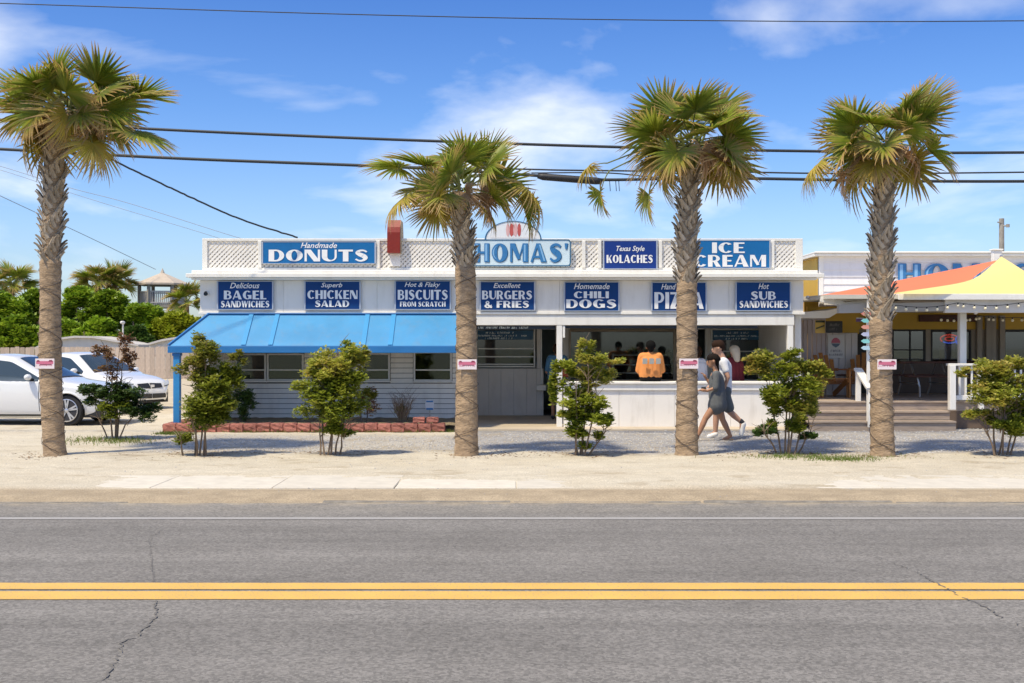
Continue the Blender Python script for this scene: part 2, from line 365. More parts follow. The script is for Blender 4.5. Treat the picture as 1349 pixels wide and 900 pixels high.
me.materials.append(gm)
o = bpy.data.objects.new('sand', me); COL.objects.link(o); tag(o, kind='structure')

# sidewalk slabs under the drifting sand
sw = bpy.data.objects.new('sidewalk', None); COL.objects.link(sw); sw.location = (0, 12.87, G); tag(sw, kind='structure')
smb = MB().rbox(.006, 1.374, 0, 1.2, -.05, .004, .006).mesh('slab', conc)
for i in range(-9, 9): inst('slab', smb, sw, (i*1.38+.05, U(-.004, .004), U(-.002, .002)), (0, U(-.0015, .0015), 0))
# kerb: low concrete edge, mostly buried
kb = bpy.data.objects.new('kerb', None); COL.objects.link(kb); kb.location = (0, Z_EDGE, 0); tag(kb, kind='structure')
km = MB().rbox(.01, 1.99, -.02, .10, -.05, .016, .012).mesh('kerb_stone', mat('kerb_concrete', (.22, .20, .17), .9, var=.4, vscale=5, bump=.5))
for i in range(-13, 13): inst('kerb_stone', km, kb, (i*2.0, U(-.012, .006), U(-.008, .001)), (0, 0, U(-.003, .003)))

# road
am = bpy.data.materials.new('asphalt'); am.use_nodes = True; nt = am.node_tree; N = nt.nodes; L = nt.links; b = N['Principled BSDF']; b.inputs['Roughness'].default_value = .88; b.inputs['Specular IOR Level'].default_value = .25
tc = N.new('ShaderNodeTexCoord')
def noise(scale, det=4, rough=.6, vec=None):
    n = N.new('ShaderNodeTexNoise'); n.inputs['Scale'].default_value = scale; n.inputs['Detail'].default_value = det; n.inputs['Roughness'].default_value = rough
    L.new(vec or tc.outputs['Object'], n.inputs['Vector']); return n.outputs['Fac']
def rampc(f, a, b_, ca, cb):
    r_ = N.new('ShaderNodeValToRGB'); r_.color_ramp.elements[0].position = a; r_.color_ramp.elements[1].position = b_
    r_.color_ramp.elements[0].color = (*ca, 1); r_.color_ramp.elements[1].color = (*cb, 1); L.new(f, r_.inputs[0]); return r_.outputs[0]
def mulc(a, b_, f=1, mode='MULTIPLY'):
    m_ = N.new('ShaderNodeMixRGB'); m_.blend_type = mode; m_.inputs[0].default_value = f; L.new(a, m_.inputs[1]); L.new(b_, m_.inputs[2]); return m_.outputs[0]
base = rampc(noise(.9, 5), .3, .7, (.190, .180, .170), (.228, .217, .206))
v = N.new('ShaderNodeTexVoronoi'); v.inputs['Scale'].default_value = 58; L.new(tc.outputs['Object'], v.inputs['Vector'])
spk = N.new('ShaderNodeSeparateXYZ'); L.new(v.outputs['Color'], spk.inputs[0])
base = mulc(base, rampc(spk.outputs[0], 0, 1, (.70, .70, .69), (1.27, 1.26, 1.24)))
base = mulc(base, rampc(noise(210, 3), .3, .7, (.68, .68, .68), (1.25, 1.25, 1.25)))
mpn = N.new('ShaderNodeMapping'); mpn.inputs['Scale'].default_value = (.10, 2.2, 1); L.new(tc.outputs['Object'], mpn.inputs[0])
base = mulc(base, rampc(noise(1.6, 6, .65, mpn.outputs[0]), .3, .7, (.84, .84, .84), (1.12, 1.12, 1.12)))
sp = N.new('ShaderNodeSeparateXYZ'); L.new(tc.outputs['Object'], sp.inputs[0])
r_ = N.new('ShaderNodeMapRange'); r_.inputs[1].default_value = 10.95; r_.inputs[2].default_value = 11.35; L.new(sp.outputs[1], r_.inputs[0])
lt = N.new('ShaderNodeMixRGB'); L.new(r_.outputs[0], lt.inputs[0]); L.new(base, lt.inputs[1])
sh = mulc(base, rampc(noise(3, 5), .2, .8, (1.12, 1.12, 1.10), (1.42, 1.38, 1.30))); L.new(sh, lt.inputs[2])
r2 = N.new('ShaderNodeMapRange'); r2.inputs[1].default_value = 11.60; r2.inputs[2].default_value = 11.95; r2.inputs[4].default_value = .8; L.new(sp.outputs[1], r2.inputs[0])
mm2 = N.new('ShaderNodeMath'); mm2.operation = 'MULTIPLY'; L.new(r2.outputs[0], mm2.inputs[0]); L.new(rampc(noise(2.2, 5), .45, .62, (0, 0, 0), (1, 1, 1)), mm2.inputs[1])
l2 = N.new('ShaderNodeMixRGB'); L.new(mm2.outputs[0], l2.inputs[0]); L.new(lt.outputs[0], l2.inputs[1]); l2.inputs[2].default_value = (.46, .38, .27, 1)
# wheel paths and oil drips: smooth dark bands along each lane
ln1 = N.new('ShaderNodeMath'); ln1.operation = 'SINE'; m9 = N.new('ShaderNodeMath'); m9.operation = 'MULTIPLY'; m9.inputs[1].default_value = 3.7; L.new(sp.outputs[1], m9.inputs[0]); L.new(m9.outputs[0], ln1.inputs[0])
mr9 = N.new('ShaderNodeMapRange'); mr9.inputs[1].default_value = -1; mr9.inputs[3].default_value = .93; mr9.inputs[4].default_value = 1.05; L.new(ln1.outputs[0], mr9.inputs[0])
sp_o = rampc(noise(4.5, 2), .66, .74, (1, 1, 1), (.86, .86, .86))
q9 = N.new('ShaderNodeMixRGB'); q9.blend_type = 'MULTIPLY'; q9.inputs[0].default_value = 1; L.new(l2.outputs[0], q9.inputs[1]); L.new(mr9.outputs[0], q9.inputs[2])
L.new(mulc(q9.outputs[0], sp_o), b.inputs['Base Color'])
bp = N.new('ShaderNodeBump'); bp.inputs['Strength'].default_value = .55; bp.inputs['Distance'].default_value = .006; L.new(noise(160, 3), bp.inputs['Height']); L.new(bp.outputs[0], b.inputs['Normal'])
road = MB()
rx = [-220+i*10 for i in range(45)]
for i in range(44): road.add([(rx[i], -6, 0), (rx[i+1], -6, 0), (rx[i+1], Z_EDGE, 0), (rx[i], Z_EDGE, 0)], [(0, 1, 2, 3)])
single('road', road, am, (0, 0, 0), kind='structure')
far = MB().add([(-220, -30, .02), (220, -30, .02), (220, -6, .02), (-220, -6, .02)], [(0, 1, 2, 3)])
single('verge', far, mat('verge_grass', (.16, .17, .08), .95, var=.3, vscale=2), (0, 0, 0), kind='structure')
def paintmat(name, c, wear):
    m = bpy.data.materials.new(name); m.use_nodes = True; nt = m.node_tree; N_ = nt.nodes; L_ = nt.links; b_ = N_['Principled BSDF']; b_.inputs['Roughness'].default_value = .7
    tc_ = N_.new('ShaderNodeTexCoord'); n_ = N_.new('ShaderNodeTexNoise'); n_.inputs['Scale'].default_value = 60; n_.inputs['Detail'].default_value = 6; n_.inputs['Roughness'].default_value = .75
    L_.new(tc_.outputs['Object'], n_.inputs['Vector']); r = N_.new('ShaderNodeMapRange'); r.inputs[1].default_value = .50; r.inputs[2].default_value = .62; r.inputs[4].default_value = wear; L_.new(n_.outputs['Fac'], r.inputs[0])
    n2 = N_.new('ShaderNodeTexNoise'); n2.inputs['Scale'].default_value = 2.5; L_.new(tc_.outputs['Object'], n2.inputs['Vector'])
    rr = N_.new('ShaderNodeMapRange'); rr.inputs[3].default_value = .82; rr.inputs[4].default_value = 1.15; L_.new(n2.outputs['Fac'], rr.inputs[0])
    hs = N_.new('ShaderNodeHueSaturation'); hs.inputs['Color'].default_value = (*c, 1); L_.new(rr.outputs[0], hs.inputs['Value'])
    mx = N_.new('ShaderNodeMixRGB'); L_.new(r.outputs[0], mx.inputs[0]); L_.new(hs.outputs[0], mx.inputs[1]); mx.inputs[2].default_value = (.27, .24, .20, 1); L_.new(mx.outputs[0], b_.inputs['Base Color']); return m
ym = paintmat('yellow_road_paint', (.72, .43, .095), .65); wm = paintmat('white_road_paint', (.36, .35, .34), 1.0)
def strip_line(name, z0, z1, m, seed):
    k = MB(); x = -60.0; pts = []
    while x < 60: pts.append(x); x += .12 if abs(x) < 9 else 2
    for i, x in enumerate(pts): k.v += [(x, z0+U(-.004, .004), .004), (x, z1+U(-.004, .004), .004)]
    k.f = [(2*i, 2*i+2, 2*i+3, 2*i+1) for i in range(len(pts)-1)]; k.m = [0]*len(k.f)
    single(name, k, m, (0, (z0+z1)/2, .004), kind='structure')
def Z0(y): return CAMH*F/(y-CY)
strip_line('road_line_yellow', Z0(790.3), Z0(779.6), ym, 1); strip_line('road_line_yellow', Z0(777), Z0(768.6), ym, 2); strip_line('road_line_white', Z0(684.8), Z0(682.0), wm, 3)
ck = MB()
def crack(pts, w_=.0028):
    pp = []
    for a, b_ in zip(pts[:-1], pts[1:]):
        A = Vector((PX(a[0], Z0(a[1])), Z0(a[1]), .0065)); B = Vector((PX(b_[0], Z0(b_[1])), Z0(b_[1]), .0065)); n_ = max(2, int((B-A).length/.035))
        for i in range(n_):
            t_ = i/n_; p = A.lerp(B, t_); p.x += U(-.014, .014); p.y += U(-.01, .01); pp.append(p)
    for i in range(len(pp)-1):
        if rnd() < .18: continue
        d = (pp[i+1]-pp[i]).normalized(); s_ = Vector((-d.y, d.x, 0))*w_*U(.35, 1.2)
        ck.add([pp[i]-s_, pp[i]+s_, pp[i+1]+s_, pp[i+1]-s_], [(0, 3, 2, 1)])
crack([(214, 697), (196, 714), (201, 742), (202, 768)]); crack([(205, 792), (206, 812), (182, 838), (160, 848), (156, 868), (134, 899)], .006)
crack([(1092, 697), (1110, 708)]); crack([(1152, 732), (1204, 753)], .0032); crack([(1205, 753), (1262, 785), (1292, 797), (1322, 815), (1348, 826)], .006)
single('road_cracks', ck, mat('crack_dark', (.15, .14, .13), .95), (0, 8, 0), kind='structure', recalc=False)

# loose gravel, pebbles and leaf litter lying on the sand
def scatter(name, n, fn, size, mats_, seedv, flat=.6):
    random.seed(seedv); k = MB()
    for i in range(n):
        r = fn()
        if r is None: continue
        x, y = r; s_ = size()*1.0; q = [Vector((U(.6, 1), 0, 0)), Vector((0, U(.6, 1), 0)), Vector((-U(.6, 1), 0, 0)), Vector((0, -U(.6, 1), 0)), Vector((0, 0, flat)), Vector((0, 0, -.3))]
        M = Matrix.Rotation(U(0, 6.28), 3, 'Z'); zb = G-.008
        vs = [(M @ v_)*s_+Vector((x, y, zb+s_*.3)) for v_ in q]
        k.add(vs, [(0, 1, 4), (1, 2, 4), (2, 3, 4), (3, 0, 4)], int(rnd()*len(mats_)))
    return single(name, k, mats_, (0, 0, 0), kind='stuff', recalc=False)
gr1 = mat('gravel_pale', (.52, .51, .50), .9); gr2 = mat('gravel_grey', (.28, .28, .30), .9); gr3 = mat('gravel_buff', (.44, .37, .28), .9)
def gf():
    y = U(17.1, 22.1); px = U(200, 1349); x = PX(px, y)
    if px < 612 and y > 20.3+U(-.4, .4): return None
    if 610 < px < 740 and y > 21.2: return None
    if rnd() > .4+.6*float(ss(.35, .6, fbm(np.array([x*.8]), np.array([y*1.6]), 5, 3)+.1)[0]): return None
    return x, y
scatter('gravel', 15000, gf, lambda: U(.008, .022), [gr1, gr2, gr3], 11)
def pf():
    y = 12.1+(rnd()**.8)*5.2; return U(-.56, .56)*y*.85, y
scatter('pebbles', 4200, pf, lambda: U(.004, .015), [gr3, gr2, gr3], 12)
lt1 = mat('dead_leaf', (.20, .10, .04), .9); lt2 = mat('dead_leaf_dark', (.09, .055, .03), .9)
bases = [(265, 16.8), (432, 16.8), (762, 16.8), (1036, 16.9), (1318, 16.8), (150, 19.4), (905, 16.7), (73, 16.7), (614, 16.7), (1163, 16.7)]
def lf():
    px, z = random.choice(bases); return PX(px+random.gauss(15, 40), z), z+random.gauss(.02, .28)
scatter('leaf_litter', 2200, lf, lambda: U(.010, .028), [lt1, lt2], 13, .25)
# grass tufts
def grass(name, patches, n, seedv):
    random.seed(seedv); k = MB()
    for i in range(n):
        px, y, sx_, sy_ = random.choice(patches); z = y+random.gauss(0, sy_); x = PX(px, z)+random.gauss(0, sx_)
        h = U(.02, .07); a = U(0, 6.28); w_ = .006; lean = Vector((U(-.03, .03), U(-.03, .03), h))
        d = Vector((math.cos(a), math.sin(a), 0))*w_; p = Vector((x, z, G-.005))
        k.add([p-d, p+d, p+lean], [(0, 1, 2)])
    return single(name, k, leaf_mat(name+'_blade', [(.20, .22, .05), (.12, .19, .03), (.30, .27, .08)]), (0, 0, 0), kind='stuff', recalc=False)
grass('grass', [(1085, 16.3, .55, .22), (1110, 16.0, .25, .14), (1040, 16.4, .3, .15), (120, 19.3, .35, .4), (165, 19.2, .25, .35)], 2300, 15)
grass('weeds', [(px, 21.2, .18, .05) for px in range(300, 600, 12)]+[(215+i*4, 20.7, .1, .1) for i in range(8)], 3500, 16)
random.seed(21)
# ---------------- lettering ----------------
def R_(a, b, c, d): return [(a, b), (c, b), (c, d), (a, d)]
def ring(cx, cy, rx, ry, icx, icy, irx, iry, a0, a1, n=14):
    out_ = []
    for i in range(n):
        t0, t1 = [math.radians(a0+(a1-a0)*(i+k)/n) for k in (0, 1)]
        out_.append([(cx+rx*math.cos(t0), cy+ry*math.sin(t0)), (cx+rx*math.cos(t1), cy+ry*math.sin(t1)), (icx+irx*math.cos(t1), icy+iry*math.sin(t1)), (icx+irx*math.cos(t0), icy+iry*math.sin(t0))])
    return out_
def stroke(pts, ws):
    # smooth variable-width stroke
    P_ = []; n = len(pts)
    for i in range(n-1):
        p0, p1, p2, p3 = [Vector(pts[max(0, min(n-1, i+k))]) for k in (-1, 0, 1, 2)]
        for j in range(4):
            t = j/4; P_.append((.5*((2*p1)+(-p0+p2)*t+(2*p0-5*p1+4*p2-p3)*t*t+(-p0+3*p1-3*p2+p3)*t**3), ws[i]*(1-t)+ws[i+1]*t))
    P_.append((Vector(pts[-1]), ws[-1])); o_ = []; L_ = []
    for i, (p, w_) in enumerate(P_):
        d = (P_[min(i+1, len(P_)-1)][0]-P_[max(i-1, 0)][0]).normalized(); nn = Vector((-d.y, d.x))*w_/2; L_.append((p+nn, p-nn))
    for a, b in zip(L_[:-1], L_[1:]): o_.append([tuple(a[0]), tuple(b[0]), tuple(b[1]), tuple(a[1])])
    return o_
T_, t_ = .32, .12
GL = {
 'D': (.9, [R_(0, 0, T_, 1), R_(T_, .88, .45, 1), R_(T_, 0, .45, .12)]+ring(.42, .5, .48, .5, .42, .5, .20, .38, -90, 90)),
 'O': (.98, ring(.49, .5, .49, .5, .49, .5, .17, .40, 0, 360, 24)),
 'N': (.9, [R_(0, 0, .13, 1), [(0, 1), (.36, 1), (.9, 0), (.54, 0)], R_(.77, 0, .9, 1)]),
 'U': (.86, [R_(0, .38, T_, 1), R_(.74, .38, .86, 1)]+ring(.43, .4, .43, .4, .53, .4, .21, .28, 180, 360)),
 'T': (.84, [R_(0, .84, .84, 1), R_(.26, 0, .58, .84)]),
 'S': (.78, stroke([(.70, .80), (.52, .93), (.28, .90), (.16, .74), (.32, .58), (.50, .47), (.62, .30), (.50, .10), (.26, .06), (.06, .20)], [.12, .13, .16, .24, .32, .34, .28, .16, .13, .12])),
 'B': (.84, [R_(0, 0, T_, 1), R_(T_, .88, .42, 1), R_(T_, .46, .42, .58), R_(T_, 0, .42, .12)]+ring(.42, .74, .34, .26, .42, .73, .12, .15, -90, 90, 8)+ring(.42, .29, .42, .29, .42, .29, .16, .17, -90, 90, 8)),
 'A': (1.0, [[(0, 0), (.13, 0), (.50, 1), (.37, 1)], [(.35, 1), (.60, 1), (1, 0), (.64, 0)], R_(.18, .22, .66, .33)]),
 'G': (.95, ring(.49, .5, .49, .5, .49, .5, .17, .40, 45, 330, 20)+[R_(.60, .05, .93, .46), R_(.50, .40, .93, .50)]),
 'E': (.72, [R_(0, 0, T_, 1), R_(T_, .86, .70, 1), R_(T_, .45, .62, .57), R_(T_, 0, .72, .14)]),
 'L': (.66, [R_(0, 0, T_, 1), R_(T_, 0, .66, .14)]),
 'F': (.68, [R_(0, 0, T_, 1), R_(T_, .86, .68, 1), R_(T_, .45, .60, .57)]),
 'I': (.32, [R_(0, 0, T_, 1)]),
 'H': (.90, [R_(0, 0, T_, 1), R_(T_, .45, .60, .57), R_(.60, 0, .90, 1)]),
 'C': (.88, ring(.49, .5, .49, .5, .49, .5, .17, .39, 42, 318, 20)),
 'K': (.90, [R_(0, 0, T_, 1), [(T_, .42), (.70, 1), (.86, 1), (T_+.04, .36)], [(T_+.06, .60), (.56, .62), (.92, 0), (.54, 0)]]),
 'M': (1.10, [R_(0, 0, .13, 1), [(0, 1), (.30, 1), (.64, .18), (.46, .12)], [(.50, .12), (.60, .30), (.90, 1), (.78, 1)], R_(.78, 0, 1.10, 1)]),
 'P': (.82, [R_(0, 0, T_, 1), R_(T_, .88, .42, 1), R_(T_, .36, .42, .48)]+ring(.42, .68, .40, .32, .42, .68, .15, .20, -90, 90, 10)),
 'R': (.90, [R_(0, 0, T_, 1), R_(T_, .88, .42, 1), R_(T_, .40, .42, .52), [(.36, .44), (.60, .50), (.90, 0), (.56, 0)]]+ring(.42, .70, .40, .30, .42, .70, .15, .18, -90, 90, 10)),
 'W': (1.25, [[(0, 1), (.32, 1), (.50, 0), (.26, 0)], [(.28, 0), (.40, 0), (.64, 1), (.54, 1)], [(.50, 1), (.78, 1), (.96, 0), (.72, 0)], [(.76, 0), (.90, 0), (1.25, 1), (1.12, 1)]]),
 'Z': (.80, [R_(0, .87, .80, 1), R_(0, 0, .80, .13), [(0, .13), (.40, .13), (.80, .87), (.40, .87)]]),
 '&': (.9, stroke([(.85, .42), (.62, .10), (.30, .05), (.13, .25), (.34, .50), (.54, .70), (.42, .93), (.22, .80), (.36, .52), (.62, .22), (.88, .02)], [.10, .16, .18, .26, .18, .14, .12, .14, .22, .28, .24])),
 "'": (.22, [[(.02, 1), (.22, 1), (.16, .68), (.06, .68)]]), ' ': (.35, []),
}
def deco(mb, text, x0, x1, z0, z1, y, gap=.10, mi=0, dx=0, dz=0):
    tot = sum(GL[c][0] for c in text)+gap*(len(text)-1); sx_ = (x1-x0)/tot; x = x0+dx; k = 0
    for c in text:
        w_, polys = GL[c]
        for p in polys:
            yy = y-.0004*(k % 9); k += 1
            mb.add([(x+a*sx_, yy, z0+dz+b*(z1-z0)) for a, b in p], [tuple(range(len(p)))], mi)
        x += (w_+gap)*sx_
    return mb
FT = {}
def textmb(mb, text, x0, x1, z0, z1, y, shear=0, bold=.03, mi=0):
    key = (text, shear, bold)
    if key not in FT:
        cu = bpy.data.curves.new('t', 'FONT'); cu.body = text; cu.shear = shear; cu.offset = bold; cu.resolution_u = 2
        ob = bpy.data.objects.new('t', cu); COL.objects.link(ob); bpy.context.view_layer.update()
        m_ = bpy.data.meshes.new_from_object(ob.evaluated_get(bpy.context.evaluated_depsgraph_get()))
        FT[key] = ([tuple(v.co) for v in m_.vertices], [tuple(p.vertices) for p in m_.polygons])
        bpy.data.objects.remove(ob); bpy.data.curves.remove(cu); bpy.data.meshes.remove(m_)
    vs, fs = FT[key]
    xa = min(v[0] for v in vs); xb = max(v[0] for v in vs); za = min(v[1] for v in vs); zb = max(v[1] for v in vs)
    return mb.add([(x0+(v[0]-xa)/(xb-xa)*(x1-x0), y, z0+(v[1]-za)/(zb-za)*(z1-z0)) for v in vs], fs, mi)
def scribble(mb, x0, x1, z0, z1, y, n, mi=0):
    """a line of print too small to read: short strokes grouped like words"""
    step = (x1-x0)/n; x = x0
    while x < x1-step:
        if rnd() < .16: x += step; continue
        a = U(.45, 1); mb.box(x, x+step*.34, y-.001, y, z0, z0+(z1-z0)*a, mi)
        if rnd() < .7: mb.box(x+step*.3, x+step*.8, y-.0013, y, z0+(z1-z0)*U(0, .7), z0+(z1-z0)*U(.75, 1), mi)
        x += step
    return mb
ZF = 22.2; ZD = 25.7; SC = ZF/F
def sign(px0, px1, py0, py1, Z, bm_, lines, label, edge=True, thick=.035, group=None):
    x0, x1, z0, z1 = PX(px0, Z), PX(px1, Z), PZ(py1, Z), PZ(py0, Z)
    t = thing('sign', label, 'sign', ((x0+x1)/2, Z, z0), group)
    part('board', MB().rbox(x0, x1, Z, Z+thick, z0, z1, .004), bm_, t)
    if edge:
        fr = MB(); e_ = .022
        fr.box(x0-.004, x0+e_, Z-.006, Z-.001, z0, z1).box(x1-e_, x1+.004, Z-.006, Z-.001, z0, z1)
        fr.box(x0+e_, x1-e_, Z-.005, Z-.001, z1-e_*.45, z1+.003).box(x0+e_, x1-e_, Z-.005, Z-.001, z0-.003, z0+e_*.45)
        part('border', fr, edgegr, t)
    for (k, s, a, b, c, d) in lines:
        mb = MB()
        if k == 'd': deco(mb, s, PX(a, Z), PX(b, Z), PZ(d, Z), PZ(c, Z), Z-.006)
        elif k == 's': textmb(mb, s, PX(a, Z), PX(b, Z), PZ(d, Z), PZ(c, Z), Z-.006, .32, .012)
        part('lettering', mb, ltr, t, recalc=False)
    return t
GS = 'food signs along the front of the snack bar'
zs_ = ZF-.075
sign(286, 360, 370.5, 408, zs_, navy, [('s', 'Delicious', 303, 342, 372.5, 380), ('d', 'BAGEL', 295, 351, 383, 394.5), ('d', 'SANDWICHES', 291, 355, 396.5, 405)], 'navy sign reading BAGEL SANDWICHES, leftmost on the fascia above the blue awning', group=GS)
sign(401, 475, 370.5, 408, zs_, navy, [('s', 'Superb', 423, 451, 372.5, 380.5), ('d', 'CHICKEN', 405, 471, 382.5, 394), ('d', 'SALAD', 415, 460, 396, 404.5)], 'navy sign reading CHICKEN SALAD above the blue awning', group=GS)
sign(520, 594, 370, 408, zs_, navy, [('s', 'Hot & Flaky', 533, 580, 372, 380), ('d', 'BISCUITS', 524, 590, 382, 395), ('d', 'FROM SCRATCH', 527, 587, 397.5, 404)], 'navy sign reading BISCUITS FROM SCRATCH left of the second palm trunk', group=GS)
sign(632, 705, 371, 409, zs_, navy, [('s', 'Excellent', 650, 686, 373, 379.5), ('d', 'BURGERS', 635, 701, 383, 394.5), ('d', '& FRIES', 638, 697, 396.5, 405.5)], 'navy sign reading BURGERS & FRIES right of the second palm trunk', group=GS)
sign(743, 816, 371.5, 410, zs_, navy, [('s', 'Homemade', 756, 803, 373.5, 381), ('d', 'CHILI', 756, 802, 384, 393), ('d', 'DOGS', 746, 812, 394.5, 406)], 'navy sign reading CHILI DOGS over the ordering window', group=GS)
sign(858, 931, 372, 410, zs_, navy, [('s', 'Hand Tossed', 871, 918, 374, 381.5), ('d', 'PIZZA', 862, 927, 385, 407)], 'navy PIZZA sign half hidden by the third palm trunk', group=GS)
sign(969, 1042, 371.5, 409.5, zs_, navy, [('s', 'Hot', 999, 1013, 373.5, 381), ('d', 'SUB', 989, 1022, 384, 395), ('d', 'SANDWICHES', 974, 1038, 396.5, 405.5)], 'navy sign reading SUB SANDWICHES at the right end of the fascia', group=GS)
zp_ = ZF-.0
sign(345, 495, 318.5, 347.5, zp_-.02, blue_s, [('s', 'Handmade', 396, 444, 319.7, 327), ('d', 'DONUTS', 354, 485, 329, 344.5)], 'long blue sign reading DONUTS on the white lattice parapet')
sign(794.5, 866, 317, 354.5, zp_-.02, violet_s, [('s', 'Texas Style', 812, 849, 324, 333), ('d', 'KOLACHES', 799, 860, 336, 346.5)], 'indigo sign reading KOLACHES on the lattice parapet')
sign(906, 1015, 316.5, 353.5, zp_-.02, blue_s, [('d', 'ICE', 938, 981, 319.5, 333.5), ('d', 'CREAM', 914, 1009, 336, 351.5)], 'blue sign reading ICE CREAM at the right of the lattice parapet')
# the arched name sign
Zt = ZF-.05
t = thing('name_sign', "arched pale blue sign reading THOMAS' on the roof behind the second palm", 'sign', (PX(675.5, Zt), Zt, PZ(351, Zt)))
x0, x1, z0, z1 = PX(599, Zt), PX(752, Zt), PZ(351, Zt), PZ(315.5, Zt)
def rrect(x0, x1, z0, z1, r, n=5):
    o_ = []
    for cx, cz, a in ((x1-r, z1-r, 0), (x0+r, z1-r, 90), (x0+r, z0+r, 180), (x1-r, z0+r, 270)):
        o_ += [(cx+r*math.cos(math.radians(a+90*i/n)), cz+r*math.sin(math.radians(a+90*i/n))) for i in range(n+1)]
    return o_
part('board', MB().prism(rrect(x0, x1, z0, z1, .06), Zt, Zt+.04), lblue, t)
cxa = PX(676, Zt); rx = PX(713.5, Zt)-cxa; rz = PZ(291, Zt)-z1; A = [(cxa+rx*math.cos(PI*i/24), z1-.001+rz*math.sin(PI*i/24)) for i in range(25)]
part('arch_board', MB().prism(A, Zt+.002, Zt+.038), mat('arch_pale', (.80, .84, .87), .4), t)
ln = MB(); o1 = rrect(x0, x1, z0, z1, .06); o2 = rrect(x0+.022, x1-.022, z0+.022, z1-.022, .045); n_ = len(o1)
for i in range(n_): j = (i+1) % n_; ln.add([(o1[i][0], Zt-.006, o1[i][1]), (o1[j][0], Zt-.006, o1[j][1]), (o2[j][0], Zt-.006, o2[j][1]), (o2[i][0], Zt-.006, o2[i][1])], [(0, 1, 2, 3)])
part('border', ln, dblue, t, recalc=False)
ln = MB()
for i in range(24):
    q = [A[i], A[i+1]]; f2 = lambda p: (cxa+(p[0]-cxa)*.955, z1+(p[1]-z1)*.955)
    ln.add([(q[0][0], Zt-.005, q[0][1]), (q[1][0], Zt-.005, q[1][1]), (f2(q[1])[0], Zt-.005, f2(q[1])[1]), (f2(q[0])[0], Zt-.005, f2(q[0])[1])], [(0, 1, 2, 3)])
part('arch_border', ln, dblue, t, recalc=False)
em = MB()
for (px, rw, mi) in ((669, 2.5, 1), (674, 3, 0), (679, 3, 1), (684, 2.5, 0)): em.add([(PX(px+rw*math.cos(a*PI/4), Zt), Zt-.003-.0004*mi, PZ(303+9*math.sin(a*PI/4), Zt)) for a in range(8)], [tuple(range(8))], mi)
for i in range(18):
    px = 646+i*3.4; h = 2+3*abs(math.sin(i*1.7)); em.add([(PX(px, Zt), Zt-.002, PZ(313.5, Zt)), (PX(px+3.6, Zt), Zt-.002, PZ(313.5, Zt)), (PX(px+1.8, Zt), Zt-.002, PZ(313-h, Zt))], [(0, 1, 2)], 2)
part('emblem', em, [mat('emblem_red', (.55, .10, .09), .5), mat('emblem_pink', (.75, .45, .45), .5), mat('emblem_foam', (.85, .86, .88), .5)], t, recalc=False)
def name_letters(t, Z, px0, px1, py0, py1, text="THOMAS'"):
    a, b, c, d = PX(px0, Z), PX(px1, Z), PZ(py1, Z), PZ(py0, Z); h = d-c
    part('lettering', deco(MB(), text, a, b, c, d, Z-.006, .16, 0, h*.035, -h*.02), dblue, t, recalc=False, label='dark blue letter outline and shade')
    part('lettering', deco(MB(), text, a, b, c+h*.01, d-h*.01, Z-.012, .16, 0), mblue, t, recalc=False)
    hl = MB(); tot = sum(GL[q][0] for q in text)+.16*(len(text)-1); sx_ = (b-a)/tot; x = a
    for q in text:                                          # pale stripe inside the thick stems
        if q in 'HT': xs_ = {'H': (.07, .66), 'T': (.33,)}[q]; [hl.box(x+u*sx_, x+(u+.13)*sx_, Z-.019, Z-.017, c+h*.06, d-h*.06) for u in xs_]
        if q == 'O': [hl.add([(x+(p[0]*.8+.0)*sx_, Z-.018, c+h*(.5+(p[1]-.5)*.84)) for p in pl], [(0, 1, 2, 3)]) for pl in ring(.60, .5, .52, .46, .58, .5, .40, .46, 115, 245, 10)]
        if q in 'MA': u = {'M': .86, 'A': .52}[q]; k = 0 if q == 'M' else .30; hl.add([(x+u*sx_, Z-.018, d-h*.08), (x+(u+.1)*sx_, Z-.018, d-h*.08), (x+(u+.1+k)*sx_, Z-.018, c+h*.06), (x+(u+k)*sx_, Z-.018, c+h*.06)], [(0, 1, 2, 3)])
        x += (GL[q][0]+.16)*sx_
    part('letter_highlight', hl, paleltr, t, recalc=False)
name_letters(t, Zt, 604, 748, 320.5, 345.5)

# ---------------- snack bar building ----------------
SB = thing('snack_bar', 'long low white snack bar with lattice parapet and blue awning', 'building', (0, ZF, G))
xl, xr = PX(264, ZF), PX(1058, ZF)
def zz(py, Z=ZF): return PZ(py, Z)
# fascia band, in sheets
edges = [264, 374, 497, 618, 737, 860, 960, 1058]
for a, b in zip(edges[:-1], edges[1:]): part('fascia_panel', MB().rbox(PX(a, ZF)+.0015, PX(b, ZF)-.0015, ZF-.03, ZF+.12, zz(411), zz(369.5), .003), fascia_m, SB)
part('fascia_trim', MB().rbox(xl-.02, xr+.02, ZF-.055, ZF+.1, zz(414.5), zz(411)-.001, .004), white_clean, SB)
part('beam', MB().rbox(PX(604, ZF), PX(1046, ZF), ZF-.035, ZF+.14, zz(428.5), zz(415)-.002, .006), white_clean, SB)
# cornice: two steps
cor = MB().rbox(PX(250, ZF), PX(1081, ZF), ZF-.28, ZF+.6, zz(366.5), zz(361.5), .006)
part('cornice', cor, white_clean, SB)
part('cornice_top', MB().rbox(PX(256, ZF), PX(1074, ZF), ZF-.20, ZF+.6, zz(361.5)+.002, zz(357), .01), white_clean, SB)
part('cornice_underside', MB().rbox(PX(256, ZF), PX(1072, ZF), ZF-.22, ZF-.033, zz(369.4), zz(366.5)-.002, .006), white_clean, SB)
